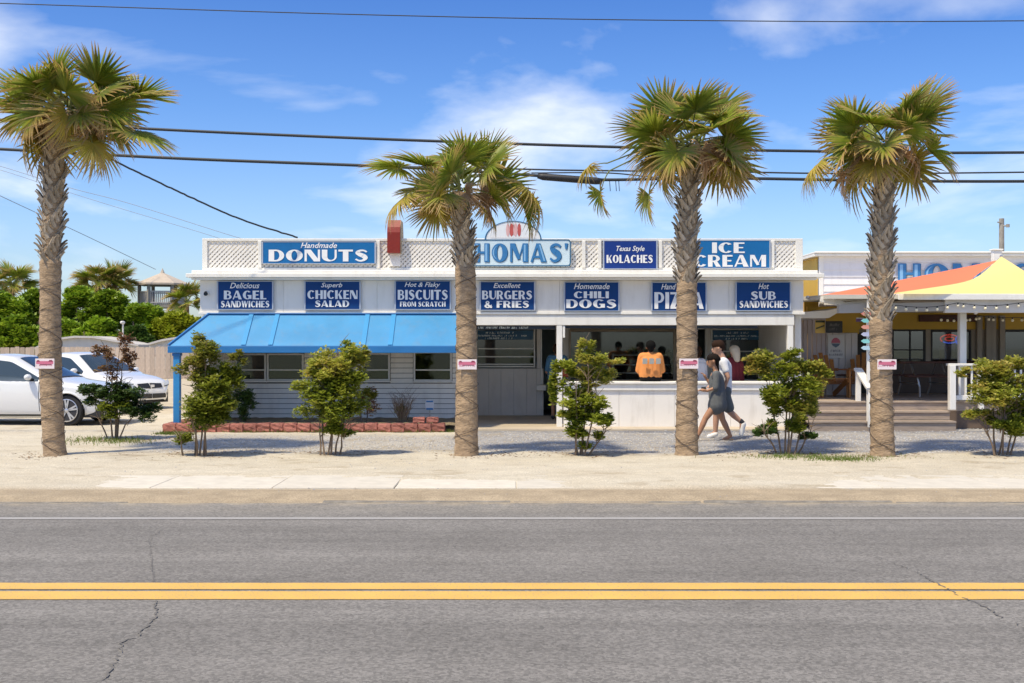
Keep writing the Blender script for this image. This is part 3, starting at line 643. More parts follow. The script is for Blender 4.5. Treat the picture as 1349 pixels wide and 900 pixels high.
# roof deck and side walls
part('roof', MB().box(xl, xr, ZF+.6, 31, zz(361), zz(356)), roofm, SB)
part('side_wall', MB().box(xl, xl+.12, ZF+.125, 31, G, zz(362)), white, SB)
part('side_wall', MB().box(xr-.12, xr, ZF+.15, 31, G, zz(362)), white, SB)
part('rear_wall', MB().box(xl+.12, xr-.12, 30.9, 31, G, zz(362)), white, SB)
# parapet: frame, backing and lattice
pz0, pz1 = zz(356), zz(314)
part('parapet_frame', MB().rbox(xl+.03, xr-.0, ZF+.02, ZF+.09, pz1-.05, pz1, .004).rbox(xl+.03, xr, ZF+.02, ZF+.09, pz0+.0, pz0+.045, .004).rbox(xl+.03, xl+.13, ZF+.018, ZF+.088, pz0+.046, pz1-.051, .004).rbox(xr-.14, xr, ZF+.018, ZF+.088, pz0+.046, pz1-.051, .004), white_clean, SB)
part('parapet_backing', MB().box(xl+.06, xr-.03, ZF+.17, ZF+.19, pz0, pz1-.03), mat('parapet_backing', (.74, .68, .57), .85, var=.25, vscale=3, dirt=.3), SB)
la = MB(); st = .092; w_ = .040; h = pz1-pz0-.09; zb = pz0+.045; x = xl+.13
zt_ = zb+h; la0, la1 = xl+.12, xr-.13
x = la0-h
while x < la1:
    for s_, yy in ((1, ZF+.055), (-1, ZF+.065)):
        a0 = max(x, la0); b0 = min(x+h, la1)
        if b0-a0 > .01:
            f0, f1 = (a0-x)/h, (b0-x)/h
            p0, p1 = ((a0, zb+h*f0), (b0, zb+h*f1)) if s_ == 1 else ((a0, zt_-h*f0), (b0, zt_-h*f1))
            la.bar((p0[0], yy, p0[1]), (p1[0], yy, p1[1]), w_, .008, 0, (0, 1, 0))
    x += st
part('lattice', la, white, SB, kind='stuff', recalc=False)
for px in (345-3, 498, 769, 790, 870, 1018): part('parapet_post', MB().rbox(PX(px, ZF)-.035, PX(px, ZF)+.035, ZF+.0, ZF+.05, pz0+.046, pz1-.051, .004), white_clean, SB)
# posts
def post(px, Z, w_=.11): part('post', MB().rbox(PX(px, Z)-w_/2, PX(px, Z)+w_/2, Z-.03, Z+.09, G, zz(428.5)-.003, .006), white_clean, SB)
post(737, ZF); post(1041, ZF)
part('post_bracket', MB().rbox(PX(741.3, ZF), PX(743, ZF)+.02, ZF-.02, ZF+.08, zz(445), zz(429), .004), white_clean, SB)
# counter half wall
c0, c1 = PX(742, ZF)+.002, PX(1036, ZF)-.003
n_ = 4
for i in range(n_): part('counter_panel', MB().rbox(c0+(c1-c0)*i/n_+.002, c0+(c1-c0)*(i+1)/n_-.002, ZF, ZF+.10, G+.02, zz(515), .004), white, SB)
part('counter_band', MB().rbox(c0, c1, ZF-.035, ZF+.12, zz(514.5), zz(506)-.002, .006), white_clean, SB)
part('counter_top', MB().rbox(c0-.01, c1+.01, ZF-.07, ZF+.42, zz(506), zz(502.8), .01), white_clean, SB)
part('counter_foot', MB().rbox(c0, c1, ZF+.01, ZF+.12, G-.02, G+.018, .004), mat('foot_concrete', (.3, .28, .25), .9), SB)  # darker grey concrete strip along the counter foot
# siding wall under the awning (each board its own piece)
sx0, sx1 = PX(272, 23.5), PX(607, 23.5); ZS = 23.5
wins = [(312, 348.5, 468, 499.5), (354, 398, 468, 499.5), (478, 511.5, 467.5, 499.5), (547, 593, 465.5, 500)]
bh = .105; z = G-.02
tm = max(PZ(w_[2], ZS) for w_ in wins); bmn = min(PZ(w_[3], ZS) for w_ in wins)
def board(x0, x1, z, h, Z=ZS, m=white, par=SB):
    z += .011; h -= .011
    me_ = MB().add([(x0, Z, z), (x1, Z, z), (x1, Z+.026, z+h), (x0, Z+.026, z+h), (x0, Z+.04, z), (x1, Z+.04, z)], [(0, 1, 2, 3), (0, 4, 5, 1)])
    part('siding_board', me_, m, par, recalc=False)
while z < 2.35:
    if z+bh <= bmn-.02 or z >= tm+.03: board(sx0, sx1, z, bh)
    else:
        xc = sx0
        for w_ in wins: board(xc, PX(w_[0], ZS)-.045, z, bh); xc = PX(w_[1], ZS)+.045
        board(xc, sx1, z, bh)
    z += bh
wg = glass_mat('window_glass', .02); wgd = glass_mat('window_glass_tinted', .04, (.35, .4, .42))
part('corner_post', MB().rbox(sx1, sx1+.1, ZS-.02, ZD+.1, G, zz(428), .005), white, SB)
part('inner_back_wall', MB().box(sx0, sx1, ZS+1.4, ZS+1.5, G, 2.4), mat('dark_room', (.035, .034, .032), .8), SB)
def window(x0, x1, z0, z1, Z, rails=(), vert=(), par=SB, m=aluminium, g=wg, fw=.035, depth=.05):
    fr = MB().rbox(x0-fw, x0, Z-.03, Z+depth, z0-fw, z1+fw, .004).rbox(x1, x1+fw, Z-.03, Z+depth, z0-fw, z1+fw, .004).rbox(x0+.001, x1-.001, Z-.028, Z+depth, z1, z1+fw, .004).rbox(x0+.001, x1-.001, Z-.028, Z+depth, z0-fw, z0, .004)
    wd = part('window', fr, m, par)
    off = [z0]+sorted(rails)+[z1]
    for a, b in zip(off[:-1], off[1:]): part('pane', MB().box(x0, x1, Z+.012, Z+.016, a+.008, b-.008), g, wd)
    for r in rails: part('rail', MB().rbox(x0, x1, Z-.012, Z+.03, r-.014, r+.014, .004), m, wd)
    for v_ in vert: part('mullion', MB().rbox(v_-.015, v_+.015, Z-.016, Z+.035, z0, z1, .004), m, wd)
    return wd
for i, (a, b, c, d) in enumerate(wins):
    wd = window(PX(a, ZS), PX(b, ZS), PZ(d, ZS), PZ(c, ZS), ZS, rails=(PZ(487.5, ZS),), m=mat('window_white_frame', (.7, .7, .68), .5))
    part('sill', MB().rbox(PX(a, ZS)-.05, PX(b, ZS)+.05, ZS-.07, ZS+.01, PZ(d, ZS)-.065, PZ(d, ZS)-.038, .004), white_clean, wd)
# recessed front with the order windows
part('floor_pad', MB().rbox(PX(606, 21.5), PX(1045, ZF), 21.55, ZD+.1, -.02, G+.025, .01), padm, SB)
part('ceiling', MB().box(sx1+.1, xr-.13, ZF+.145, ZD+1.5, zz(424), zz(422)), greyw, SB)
wz = ZD; bz = G+.027
W1 = (629, 703, 434, 482); W2 = (752, 887, 437, 500); W3 = (937.5, 1009, 435, 500)
def wbox(px0, px1, py0, py1, m=greyw, nm='wall_panel', y0=0, y1=.08): part(nm, MB().rbox(PX(px0, wz)+.0015, PX(px1, wz)-.0015, wz+y0, wz+y1, max(PZ(py1, wz), bz), PZ(py0, wz), .004), m, SB)
for a, b in ((608, 628), (628, 644), (644, 660), (660, 677), (677, 694), (694, 707)): wbox(a, b, 485.5, 560)
wbox(606, 628, 430, 485); wbox(707, 714, 430, 485.2); wbox(707, 716, 485.6, 560); wbox(628, 714, 424.5, 431.5)
wbox(732, 751, 424.5, 560); wbox(751, 889, 504, 560, y0=.003); wbox(751, 889, 424.5, 433.5, tan, y0=.002)
wbox(889, 919, 424.5, 560, tan); wbox(929, 936, 424.5, 560); wbox(936, 1011, 504, 560, y0=.003); wbox(936, 1011, 424.5, 432, y0=.002)
wbox(1011, 1060, 424.5, 560, white); wbox(714, 732, 424.5, 434, y0=.003); wbox(919, 929, 424.5, 434, y0=.003)
window(PX(W1[0], wz), PX(W1[1], wz), PZ(W1[3], wz), PZ(W1[2], wz), wz-.02, rails=[PZ(q, wz) for q in (459.5, 470, 480)], g=wgd)
window(PX(W2[0], wz), PX(W2[1], wz), PZ(W2[3], wz), PZ(W2[2], wz), wz-.02, m=tan, fw=.05)
window(PX(W3[0], wz), PX(W3[1], wz), PZ(W3[3], wz), PZ(W3[2], wz), wz-.02, rails=[PZ(q, wz) for q in (463, 474)], g=wgd)
part('window_shelf', MB().rbox(PX(706, wz), PX(719, wz), wz-.25, wz-.002, PZ(514, wz), PZ(507, wz), .01), white_clean, SB)
for a, b in ((714, 732), (919, 929)):
    d = part('doorway', MB().rbox(PX(a, wz)-.03, PX(a, wz), wz-.02, wz+.09, bz, PZ(434, wz), .004).rbox(PX(b, wz), PX(b, wz)+.03, wz-.02, wz+.09, bz, PZ(434, wz), .004), aluminium, SB)
# room behind: walls, shelves
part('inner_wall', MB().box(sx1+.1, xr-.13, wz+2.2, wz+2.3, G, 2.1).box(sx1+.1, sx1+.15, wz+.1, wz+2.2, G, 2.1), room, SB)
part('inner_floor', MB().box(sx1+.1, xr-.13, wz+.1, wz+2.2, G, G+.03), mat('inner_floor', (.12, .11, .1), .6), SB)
sh = MB()
for q in (468, 481, 492): sh.rbox(PX(808, wz), PX(886, wz), wz+.35, wz+.5, PZ(q, wz)-.012, PZ(q, wz)+.012, .004)
sh.rbox(PX(808, wz), PX(811, wz), wz+.33, wz+.52, G, PZ(466, wz), .004)
part('serving_shelf', sh, aluminium, SB)
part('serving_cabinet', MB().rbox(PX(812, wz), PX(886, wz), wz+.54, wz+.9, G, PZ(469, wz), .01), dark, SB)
# louvred shutter at the right end of the recess
sh = part('shutter', MB().rbox(PX(1019, wz), PX(1021, wz), wz-.05, wz-.003, PZ(500, wz), PZ(430, wz), .004).rbox(PX(1035, wz), PX(1037, wz), wz-.05, wz-.003, PZ(500, wz), PZ(430, wz), .004), white_clean, SB)
me_ = MB().rbox(0, PX(1035, wz)-PX(1021, wz)-.002, -.035, .0, 0, .05, .006, M=Matrix.Rotation(.4, 4, 'X')).mesh('slat', white_clean)
for i in range(16): inst('slat', me_, sh, (PX(1021, wz)+.001-SB.location.x, wz-.004-SB.location.y, PZ(499, wz)+i*.073-SB.location.z))
# blue menu boards
def menu(px0, px1, py0, py1, Z, label, rows, m=blue_s, base=None):
    t = thing('menu_board', label, 'menu board', (PX((px0+px1)/2, Z), Z, PZ(py1, Z)), 'blue menu boards by the order windows')
    part('board', MB().rbox(PX(px0, Z), PX(px1, Z), Z, Z+.02, PZ(py1, Z), PZ(py0, Z), .003), m, t)
    mb = MB()
    for (a, b, c, d, n) in rows: scribble(mb, PX(a, Z), PX(b, Z), PZ(d, Z), PZ(c, Z), Z-.001, n)
    part('lettering', mb, ltr2, t)
teal = mat('menu_teal_blue', (.008, .10, .22), .4, var=.2, vscale=4)
navyd = mat('menu_navy', (.012, .03, .075), .45, var=.15)
menu(629.5, 702, 435.5, 447.5, wz-.06, 'teal blue menu board at the top of the left order window beside the second palm', [(640, 677, 437, 440, 22), (629.5, 696, 441, 443.6, 36), (639, 677, 444.4, 447, 22)], teal)
menu(940, 1008, 435.5, 448, wz-.06, 'teal blue menu board over the right order window above the people', [(957, 988, 437, 440, 18), (941, 1004, 441.5, 444, 34), (956, 990, 445, 447.5, 18)], teal)
menu(628, 732, 429.5, 433.8, ZF+.3, 'dark navy strip menu above the left order window and doorway', [(630, 698, 430, 433.4, 34)], navyd)
menu(744, 998, 429.3, 432.6, ZF+.3, 'dark navy strip under the beam above the long serving counter', [], navyd)

# red box on the parapet
t = thing('vent_box', 'red painted box with sloped top standing on the parapet right of DONUTS', 'vent', (PX(518, ZF-.15), ZF-.15, PZ(333, ZF-.15)))
zA = ZF-.16; a, b = PX(510, zA), PX(527, zA)
prof = [(zA, PZ(333, zA)), (zA, PZ(306, zA)), (zA+.03, PZ(299, zA)), (zA+.13, PZ(289, zA)), (zA+.5, PZ(289, zA)), (zA+.6, PZ(306, zA)), (zA+.6, PZ(333, zA))]
part('hood', MB().prism(prof, a, b, axis='x'), redbox, t)
part('side_plate', MB().prism([(y_+(.02 if i < 3 else -.02), z_-.008) for i, (y_, z_) in enumerate(prof)], b+.001, b+.012, axis='x'), mat('side_plate_buff', (.48, .36, .22), .8, var=.2, dirt=.4), t)
part('base_box', MB().box(a+.03, b-.01, zA+.15, zA+.45, PZ(350, zA), PZ(333.2, zA)), white, t)

# ---------------- blue awning on posts ----------------
ZE = 21.45
AW = thing('awning', 'bright blue metal awning on a blue post along the left of the snack bar', 'awning', (PX(272, ZF), ZF, G))
ax0, ax1 = PX(222.5, ZE), PX(605.5, ZE); tx0, tx1 = PX(276, ZF-.06), PX(606, ZF-.06); ez = PZ(455.5, ZE); tz = PZ(414, ZF-.06)
def sheet(x0b, x1b, x0t, x1t): return MB().add([(x0b, ZE, ez), (x1b, ZE, ez), (x1t, ZF-.06, tz), (x0t, ZF-.06, tz), (x0b, ZE, ez-.018), (x1b, ZE, ez-.018), (x1t, ZF-.06, tz-.018), (x0t, ZF-.06, tz-.018)], [(0, 1, 2, 3), (7, 6, 5, 4), (0, 4, 5, 1), (1, 5, 6, 2), (2, 6, 7, 3), (3, 7, 4, 0)])
seams = [320.5, 356, 478.5, 514]; sm = [PX(q, ZE) for q in seams]
bx = [ax0]+sm+[ax1]; tx = [tx0]+[PX(q, ZE) for q in seams]+[tx1]
for i in range(5): part('roof_panel', sheet(bx[i]+(.001 if i else 0), bx[i+1]-.001, tx[i]+(.001 if i else 0), tx[i+1]-.001), awn, AW)
for q in sm: part('seam', MB().bar((q, ZE+.002, ez+.012), (q, ZF-.062, tz+.012), .085, .022, 0, (0, 0, 1)), mat('awning_seam_blue', (.03, .30, .60), .4), AW)
part('hip_trim', MB().bar((ax0-.01, ZE, ez+.012), (tx0-.01, ZF-.06, tz+.014), .05, .03), awn_d, AW)
part('side_panel', MB().add([(ax0, ZE, ez-.003), (tx0, ZF-.06, tz-.003), (tx0, ZS-.01, tz-.003), (ax0, ZS-.01, ez-.003)], [(0, 1, 2, 3)]), awn, AW)
part('eave_beam', MB().rbox(ax0-.02, ax1, ZE-.02, ZE+.09, PZ(465, ZE), ez-.006, .005), awn_d, AW)
part('top_flashing', MB().rbox(tx0, tx1, ZF-.10, ZF-.057, tz-.0, tz+.02, .003), awn_d, AW)
part('post', MB().rbox(PX(228, ZE+.03), PX(236.5, ZE+.03), ZE+.03, ZE+.15, G+.1, PZ(465, ZE)-.002, .006), postblue, AW)
part('post_cap', MB().rbox(PX(227, ZE+.03), PX(237.5, ZE+.03), ZE+.01, ZE+.17, PZ(469, ZE), PZ(465, ZE)-.003, .005), awn_d, AW)

# ---------------- planter of red blocks ----------------
ZP = 21.15
PL = thing('planter', 'low planting bed edged with red concrete blocks under the blue awning', 'planter', (PX(400, ZP), ZP, G))
blks = []
for v_ in range(5):
    bm = bmesh.new(); 
    mbk = MB().rbox(0, .246, 0, .20, 0, .165, .018); me0 = mbk.mesh('brick', brick)
    bm.from_mesh(me0); bmesh.ops.subdivide_edges(bm, edges=[e for e in bm.edges if e.calc_length() > .12], cuts=2, use_grid_fill=True)
    for q in bm.verts:
        if q.co.y < .03: q.co.y += U(-.022, .012)
        q.co += Vector((U(-.004, .004), U(-.004, .004), U(-.005, .005)))
    bm.to_mesh(me0); bm.free(); blks.append(me0)
bx0 = PX(214, ZP); n_ = int((PX(603, ZP)-bx0)/.25)
for i in range(n_): inst('brick', random.choice(blks), PL, (bx0+i*.25-PL.location.x, U(-.01, .01), -.01+U(-.006, .006)), (0, U(-.02, .02), U(-.04, .04)))
for i in range(1, 8): inst('brick', random.choice(blks), PL, (bx0+.2-PL.location.x, i*.25, -.01), (0, 0, PI/2+U(-.04, .04)))
for i in range(n_-2, n_): inst('brick', random.choice(blks), PL, (bx0+i*.25-PL.location.x-.1, .03+U(-.01, .01), .17), (0, 0, U(-.04, .04)), (.9, .9, .6))
sg = MB(); nx_, ny_ = 60, 12
for j in range(ny_+1):
    for i in range(nx_+1): sg.v.append((bx0+.15+(PX(600, ZP)-bx0-.1)*i/nx_, ZP+.12+(ZS-ZP-.13)*j/ny_, G+.115+U(-.015, .015)))
sg.f = [(j*(nx_+1)+i, j*(nx_+1)+i+1, (j+1)*(nx_+1)+i+1, (j+1)*(nx_+1)+i) for j in range(ny_) for i in range(nx_)]; sg.m = [0]*len(sg.f)
part('soil', sg, soil, PL, recalc=False)
# yard sign in the bed
t = thing('yard_sign', 'small white and blue lawn sign on a stake in the planting bed', 'sign', (PX(566, 22.6), 22.6, G+.1))
Zy = 22.6
part('stake', MB().tube([(PX(566, Zy), Zy+.01, G+.1), (PX(566, Zy), Zy+.01, PZ(529, Zy))], .012), metal, t)
part('board', MB().prism([(PX(a, Zy), PZ(b, Zy)) for a, b in ((561, 540), (571, 540), (572, 533), (571, 527), (561, 527), (560, 533))], Zy-.006, Zy), mat('sign_white', (.75, .76, .78), .5), t)
part('stripe', MB().box(PX(561.5, Zy), PX(570.5, Zy), Zy-.009, Zy-.0065, PZ(530, Zy), PZ(528, Zy)).box(PX(561.5, Zy), PX(570.5, Zy), Zy-.009, Zy-.0065, PZ(540, Zy), PZ(537.5, Zy)), mblue, t)
# ---------------- palms ----------------
ZT = 16.7
bark = mat('palm_bark', (.37, .26, .165), .9, var=.36, vscale=9, bump=.9, bscale=26, dist=.03, stretch=(1, 1, 2.5))
boot_m = mat('palm_leaf_base', (.38, .31, .23), .85, var=.35, vscale=8, bump=.5, bscale=30, rand=.28, stretch=(4, 4, 1))
green = leaf_mat('palm_frond_green', [(.15, .23, .03), (.25, .33, .045), (.37, .41, .055), (.50, .42, .08)], .42, 'tip', (.56, .34, .16), .45)
yell = leaf_mat('palm_frond_yellow', [(.34, .32, .04), (.48, .40, .06), (.50, .32, .09)], .5, 'tip', (.50, .33, .18), .42)
dry = leaf_mat('palm_frond_dry', [(.36, .20, .10), (.50, .32, .18), (.58, .43, .28)], .7, 'tip', (.50, .38, .27), .3)
stem_g = mat('petiole_green', (.17, .19, .05), .5)
def frond_mesh(name, R, nl, pet, droop, curl, fold, mt, tipbrown, pitch=0):
    """costapalmate fan: +x is outwards, z up. Petiole then leaflets fanned round the hastula."""
    k = MB(); tips = []
    pts = [Vector((pet*i/5, 0, -droop*.35*(i/5)**2*pet)) for i in range(6)]
    k.tube(pts, [.020, .016, .014, .012, .011, .008], 5, 1); tips += [0]*len(k.v)
    h = pts[-1]
    for i in range(nl):
        u = (i+.5)/nl*2-1; a = u*math.radians(128)+U(-.02, .02)
        Ln = R*(1-.20*abs(u)**2)*U(.88, 1.07)
        base = h+Vector((max(0, math.cos(a))*.10*R*(1-abs(u)), 0, 0))
        d = Vector((math.cos(a), math.sin(a)*fold, abs(math.sin(a))*math.sqrt(max(0, 1-fold*fold))))
        d.normalize(); side = Vector((-math.sin(a), math.cos(a)*fold, 0)).normalized()
        nrm = d.cross(side).normalized()
        if nrm.z < 0: nrm = -nrm
        ws = [.010, .030, .023, .013, .002]; ts = [0, .35, .62, .84, 1]; g = U(.7, 1.35)*curl; sw_ = U(-.10, .10)
        rows = []
        for t_, w_ in zip(ts, ws):
            p = base+d*(Ln*t_)+side*(sw_*Ln*t_*t_)-Vector((0, 0, 1))*(g*Ln*t_**2.6)-nrm*0
            w2 = w_*R*1.25
            rows.append((p-side*w2-nrm*w2*.35, p+nrm*w2*.35, p+side*w2-nrm*w2*.35))
        b = len(k.v)
        br = tipbrown*U(.3, 1.5)
        for (p, q, r), t_ in zip(rows, ts):
            k.v += [tuple(p), tuple(q), tuple(r)]; tt = min(1, max(0, (t_-1+br)/max(br, .01))) if br > 0 else 0; tips += [tt]*3
        for j in range(4):
            k.f += [(b+3*j, b+3*j+1, b+3*j+4, b+3*j+3), (b+3*j+1, b+3*j+2, b+3*j+5, b+3*j+4)]; k.m += [0, 0]
    if pitch:
        cp_, sp_ = math.cos(pitch), math.sin(pitch)
        for i in range(30, len(k.v)):
            x, y, z = k.v[i]; x -= h.x; z -= h.z; k.v[i] = (h.x+x*cp_+z*sp_, y, h.z-x*sp_+z*cp_)
    me = k.mesh(name, [mt, stem_g], recalc=False)
    at = me.attributes.new('tip', 'FLOAT', 'POINT'); at.data.foreach_set('value', tips)
    return me
random.seed(5)
FG = [frond_mesh('frond', .66*U(.92, 1.08), 46, U(.44, .62), U(.1, .5), U(.06, .18), U(.9, 1), green, U(.30, .6), U(-.15, .5)) for _ in range(6)]
FM = [frond_mesh('frond', .64*U(.92, 1.05), 42, U(.44, .56), U(.4, .9), U(.16, .32), U(.8, 1), green, U(.6, 1.0), U(.2, .9)) for _ in range(4)]
FY = [frond_mesh('frond', .62, 40, .46, .8, U(.4, .7), 1.0, yell, .6, U(.2, .9)) for _ in range(3)]
FD = [frond_mesh('dry_frond', .60*U(.85, 1.1), 30, .36, 1.0, U(.5, 1.0), U(.35, .7), dry, .5, U(.3, 1.0)) for _ in range(4)]
def boot_mesh():
    L_ = U(.14, .19); w0, w1 = .040, .019; k = MB()
    ys = [(0, w0, 0, .012), (.45, w0*.75, .010, .012), (.8, w1*1.1, .026, .010), (1, w1*U(.6, 1), .045, .007)]
    for t_, w_, o_, th in ys: k.v += [(-w_, -o_, L_*t_), (w_, -o_, L_*t_), (w_*.6, -o_-th, L_*t_), (-w_*.6, -o_-th, L_*t_)]
    for j in range(3):
        for i in range(4): k.f.append((4*j+i, 4*j+(i+1) % 4, 4*j+4+(i+1) % 4, 4*j+4+i))
    k.f += [(12, 13, 14, 15), (3, 2, 1, 0)]; k.m = [0]*len(k.f)
    return k.mesh('leaf_base', boot_m)
BT = [boot_mesh() for _ in range(6)]
GP = 'cabbage palms planted in a row along the sidewalk'
cord = mat('dark_cord', (.09, .065, .05), .8)
signpink = mat('sign_pink_print', (.62, .16, .25), .5); signred = mat('sign_dark_print', (.25, .03, .06), .5); signw = mat('sign_face', (.80, .70, .71), .5)
def palm(name_lbl, trunk, bootpy, crown, seed, sx_, stray=None, signy=481, signlbl='', cordlbl='', lean=0, nf=(15, 9, 4, 9), signpx=None, emax=48):
    """trunk: list of (px, py, halfwidth px) from the ground up"""
    random.seed(seed)
    base = trunk[0]; loc = Vector((PX(base[0], ZT), ZT, G-.02))
    t = thing('palm_tree', name_lbl, 'palm tree', loc, GP)
    pts = [Vector((PX(a, ZT), ZT, PZ(b, ZT))) for a, b, c in trunk]; rr = [c*ZT/F for a, b, c in trunk]; pts[0].z = G-.05
    # resample
    tot = pts[-1].z-pts[0].z; n = int(tot/.035); k = MB(); ns = 20
    def at(z):
        for i in range(len(pts)-1):
            if z <= pts[i+1].z: f = (z-pts[i].z)/(pts[i+1].z-pts[i].z); return pts[i].lerp(pts[i+1], f), rr[i]*(1-f)+rr[i+1]*f
        return pts[-1], rr[-1]
    zb = PZ(bootpy, ZT); ph = [U(0, 6.28) for _ in range(4)]
    for i in range(n+1):
        z = pts[0].z+tot*i/n; p, r = at(z)
        if z > zb: r *= .80
        ringb = .020*math.sin(z*42+ph[0]+1.5*math.sin(z*5))+.008*math.sin(z*97+ph[1])
        for j in range(ns):
            a = 2*PI*j/ns; q = r*(1+ringb+.022*math.sin(3*a+z*3+ph[2])+U(-.014, .014)); k.v.append((p.x+q*math.cos(a), p.y+q*math.sin(a), z))
    k.f = [(i*ns+j, i*ns+(j+1) % ns, (i+1)*ns+(j+1) % ns, (i+1)*ns+j) for i in range(n) for j in range(ns)]+[tuple(n*ns+j for j in range(ns))]; k.m = [0]*len(k.f)
    part('trunk', k, bark, t, smooth=True)
    # old leaf bases in a criss-cross
    z = zb-.05; i = 0; ztop = pts[-1].z
    while z < ztop:
        p, r = at(z); a = i*2.39996; s_ = 1 if i % 2 else -1
        o = inst('leaf_base', random.choice(BT), t, p+Vector((math.cos(a), math.sin(a), 0))*r*.76-loc, sc=(1.0, U(.8, 1.4), U(.85, 1.25)))
        o.rotation_euler = (Matrix.Rotation(a+PI/2, 3, 'Z') @ Matrix.Rotation(U(.02, .20)+(.12 if z < zb+.25 else 0), 3, 'X') @ Matrix.Rotation(s_*U(.35, .62), 3, 'Y')).to_euler()
        z += .0105; i += 1
    # fronds
    cx, cz = PX(crown[0], ZT), PZ(crown[1], ZT); c = Vector((cx, ZT, cz))
    def frond(me, az, el_, roll=0, o_=0, sc=1, nm='frond'):
        f = inst(nm, me, t, c+Vector((math.cos(az)*.05, math.sin(az)*.05, o_))-loc, sc=(sc*sx_, sc*sx_, sc*sx_))
        f.rotation_euler = (Matrix.Rotation(az, 3, 'Z') @ Matrix.Rotation(-el_, 3, 'Y') @ Matrix.Rotation(roll, 3, 'X')).to_euler()
        return f
    for i in range(nf[0]): frond(random.choice(FG), i*2.4+U(-.2, .2), math.radians(4+emax*(1-i/nf[0])+U(-7, 7)), U(-1.15, 1.15), .06+.10*(1-i/nf[0]), U(.86, 1.02))
    for i in range(nf[1]): frond(random.choice(FM), i*2.4+1.1+U(-.2, .2), math.radians(6-16*i/nf[1]+U(-8, 8)), U(-1.2, 1.2), .05, U(.88, 1.03))
    for i in range(nf[2]): frond(random.choice(FY), i*1.7+U(-.4, .4)+.5, math.radians(-4-22*rnd()), U(-1.2, 1.2), 0, U(.85, 1))
    for i in range(nf[3]): frond(random.choice(FD), i*2.4+U(-.3, .3), math.radians(2-27*rnd()), U(-1, 1), .04, U(.58, .82), 'dry_frond')
    for i in range(7):                                     # upright base of the crown
        a = i*.9; part('petiole', MB().tube([c+Vector((math.cos(a)*.07, math.sin(a)*.07, -.28)), c+Vector((math.cos(a)*.12, math.sin(a)*.12, .0)), c+Vector((math.cos(a)*.20, math.sin(a)*.2, .22))], [.035, .024, .016], 5), stem_g, t)
    if stray:
        for (px, py, az, el_, sc, me) in stray:
            p = P(px, py, ZT-.1); tip = p-c
            part('petiole', MB().tube([c, c+tip*.5+Vector((0, -.1, .12)), p], [.016, .013, .010], 5), stem_g, t)
            f = inst('frond', me, t, p-loc, sc=(sc, sc, sc)); f.rotation_euler = (Matrix.Rotation(az, 3, 'Z') @ Matrix.Rotation(-el_, 3, 'Y') @ Matrix.Rotation(U(-.3, .3), 3, 'X')).to_euler()
    # cord wound round the lower trunk
    cp = []; z = G+.06; a = U(0, 6); zt = zb-.1; up = 1
    kk = MB()
    for turn in (1, -1):
        cp = []; z = G+.05; a = U(0, 6)
        while z < zt:
            p, r = at(z); cp.append(p+Vector((math.cos(a), math.sin(a), 0))*(r*1.045+.004)); a += .35*turn; z += U(.008, .017)*(1.4 if turn > 0 else 2.6)
        kk.tube(cp, .0045, 4)
    cl_ = thing('string_lights', cordlbl, 'cord', loc, 'cords wound around the palm trunks')
    part('cord', kk, cord, cl_)
    # small warning sign
    pz_ = PZ(signy, ZT); p, r = at(pz_); sx0 = signpx or base[0]
    sgp = thing('palm_sign', signlbl, 'sign', (PX(sx0, ZT), ZT-r, pz_-.07), 'small white and pink signs fixed to the palm trunks')
    x0, x1, y = PX(sx0-12.5, ZT), PX(sx0+12.5, ZT), ZT-r*1.07-.02; z0, z1 = pz_-.073, pz_+.073
    part('board', MB().rbox(x0, x1, y, y+.008, z0, z1, .003), signw, sgp)
    mb = MB(); scribble(mb, x0+.012, x1-.012, z0+.04, z0+.065, y-.0005, 16, 0); mb.box(x0+.015, x1-.015, y-.0012, y-.0004, z0+.068, z0+.112, 0)
    part('print', mb, signpink, sgp)
    mb = MB(); mb.prism([(x0+.022, z1-.042), (x0+.03, z1-.022), (x0+.055, z1-.02), (x0+.07, z1-.042)], y-.003, y-.0015).prism([(x1-.085, z1-.04), (x1-.07, z1-.018), (x1-.03, z1-.022), (x1-.025, z1-.042)], y-.003, y-.0015).box(x0+.07, x1-.04, y-.003, y-.0014, z0+.058, z0+.066)
    part('symbol', mb, signred, sgp)
    return t
sd_ = lambda s: 'small pink and white sign nailed to the %s palm trunk' % s
palm('tallest and leftmost palm, leaning a little, beside the parked white cars', [(73, 603, 15.5), (71, 585, 14), (68, 520, 14), (66, 470, 14.5), (66, 400, 13), (67, 340, 14), (69, 280, 16), (71, 220, 16), (74, 165, 12)], 345, (88, 150), 115, 1.02,
     stray=[(120, 128, 0.0, .1, 1.0, FG[0]), (140, 155, -.3, -.35, 1.0, FG[4]), (140, 125, .5, .1, .9, FG[2]), (110, 165, -.8, -.5, .9, FY[1]), (30, 140, 3.3, -.1, 1.05, FM[2]), (15, 120, 2.9, .1, .9, FG[1])], signy=479, signlbl=sd_('leftmost'), cordlbl='dark cord wound around the leftmost palm trunk', nf=(14, 9, 4, 9), signpx=66, emax=27)
palm("palm standing in front of the THOMAS' sign with ragged half bare crown", [(614, 603, 17), (614, 590, 15.5), (615, 500, 14), (614, 420, 13.2), (613, 360, 13.5), (611, 320, 14.5), (607, 290, 12), (608, 262, 8)], 352, (608, 252), 102, .93,
     stray=[(655, 232, -.1, -.15, .95, FY[0]), (668, 240, .1, -.8, .85, FM[0]), (570, 225, 3.1, .2, .9, FG[1]), (560, 240, 3.3, -.35, .8, FY[1])], signlbl=sd_('second'), cordlbl='dark cord wound around the second palm trunk', nf=(10, 5, 3, 4), signy=480, signpx=616)
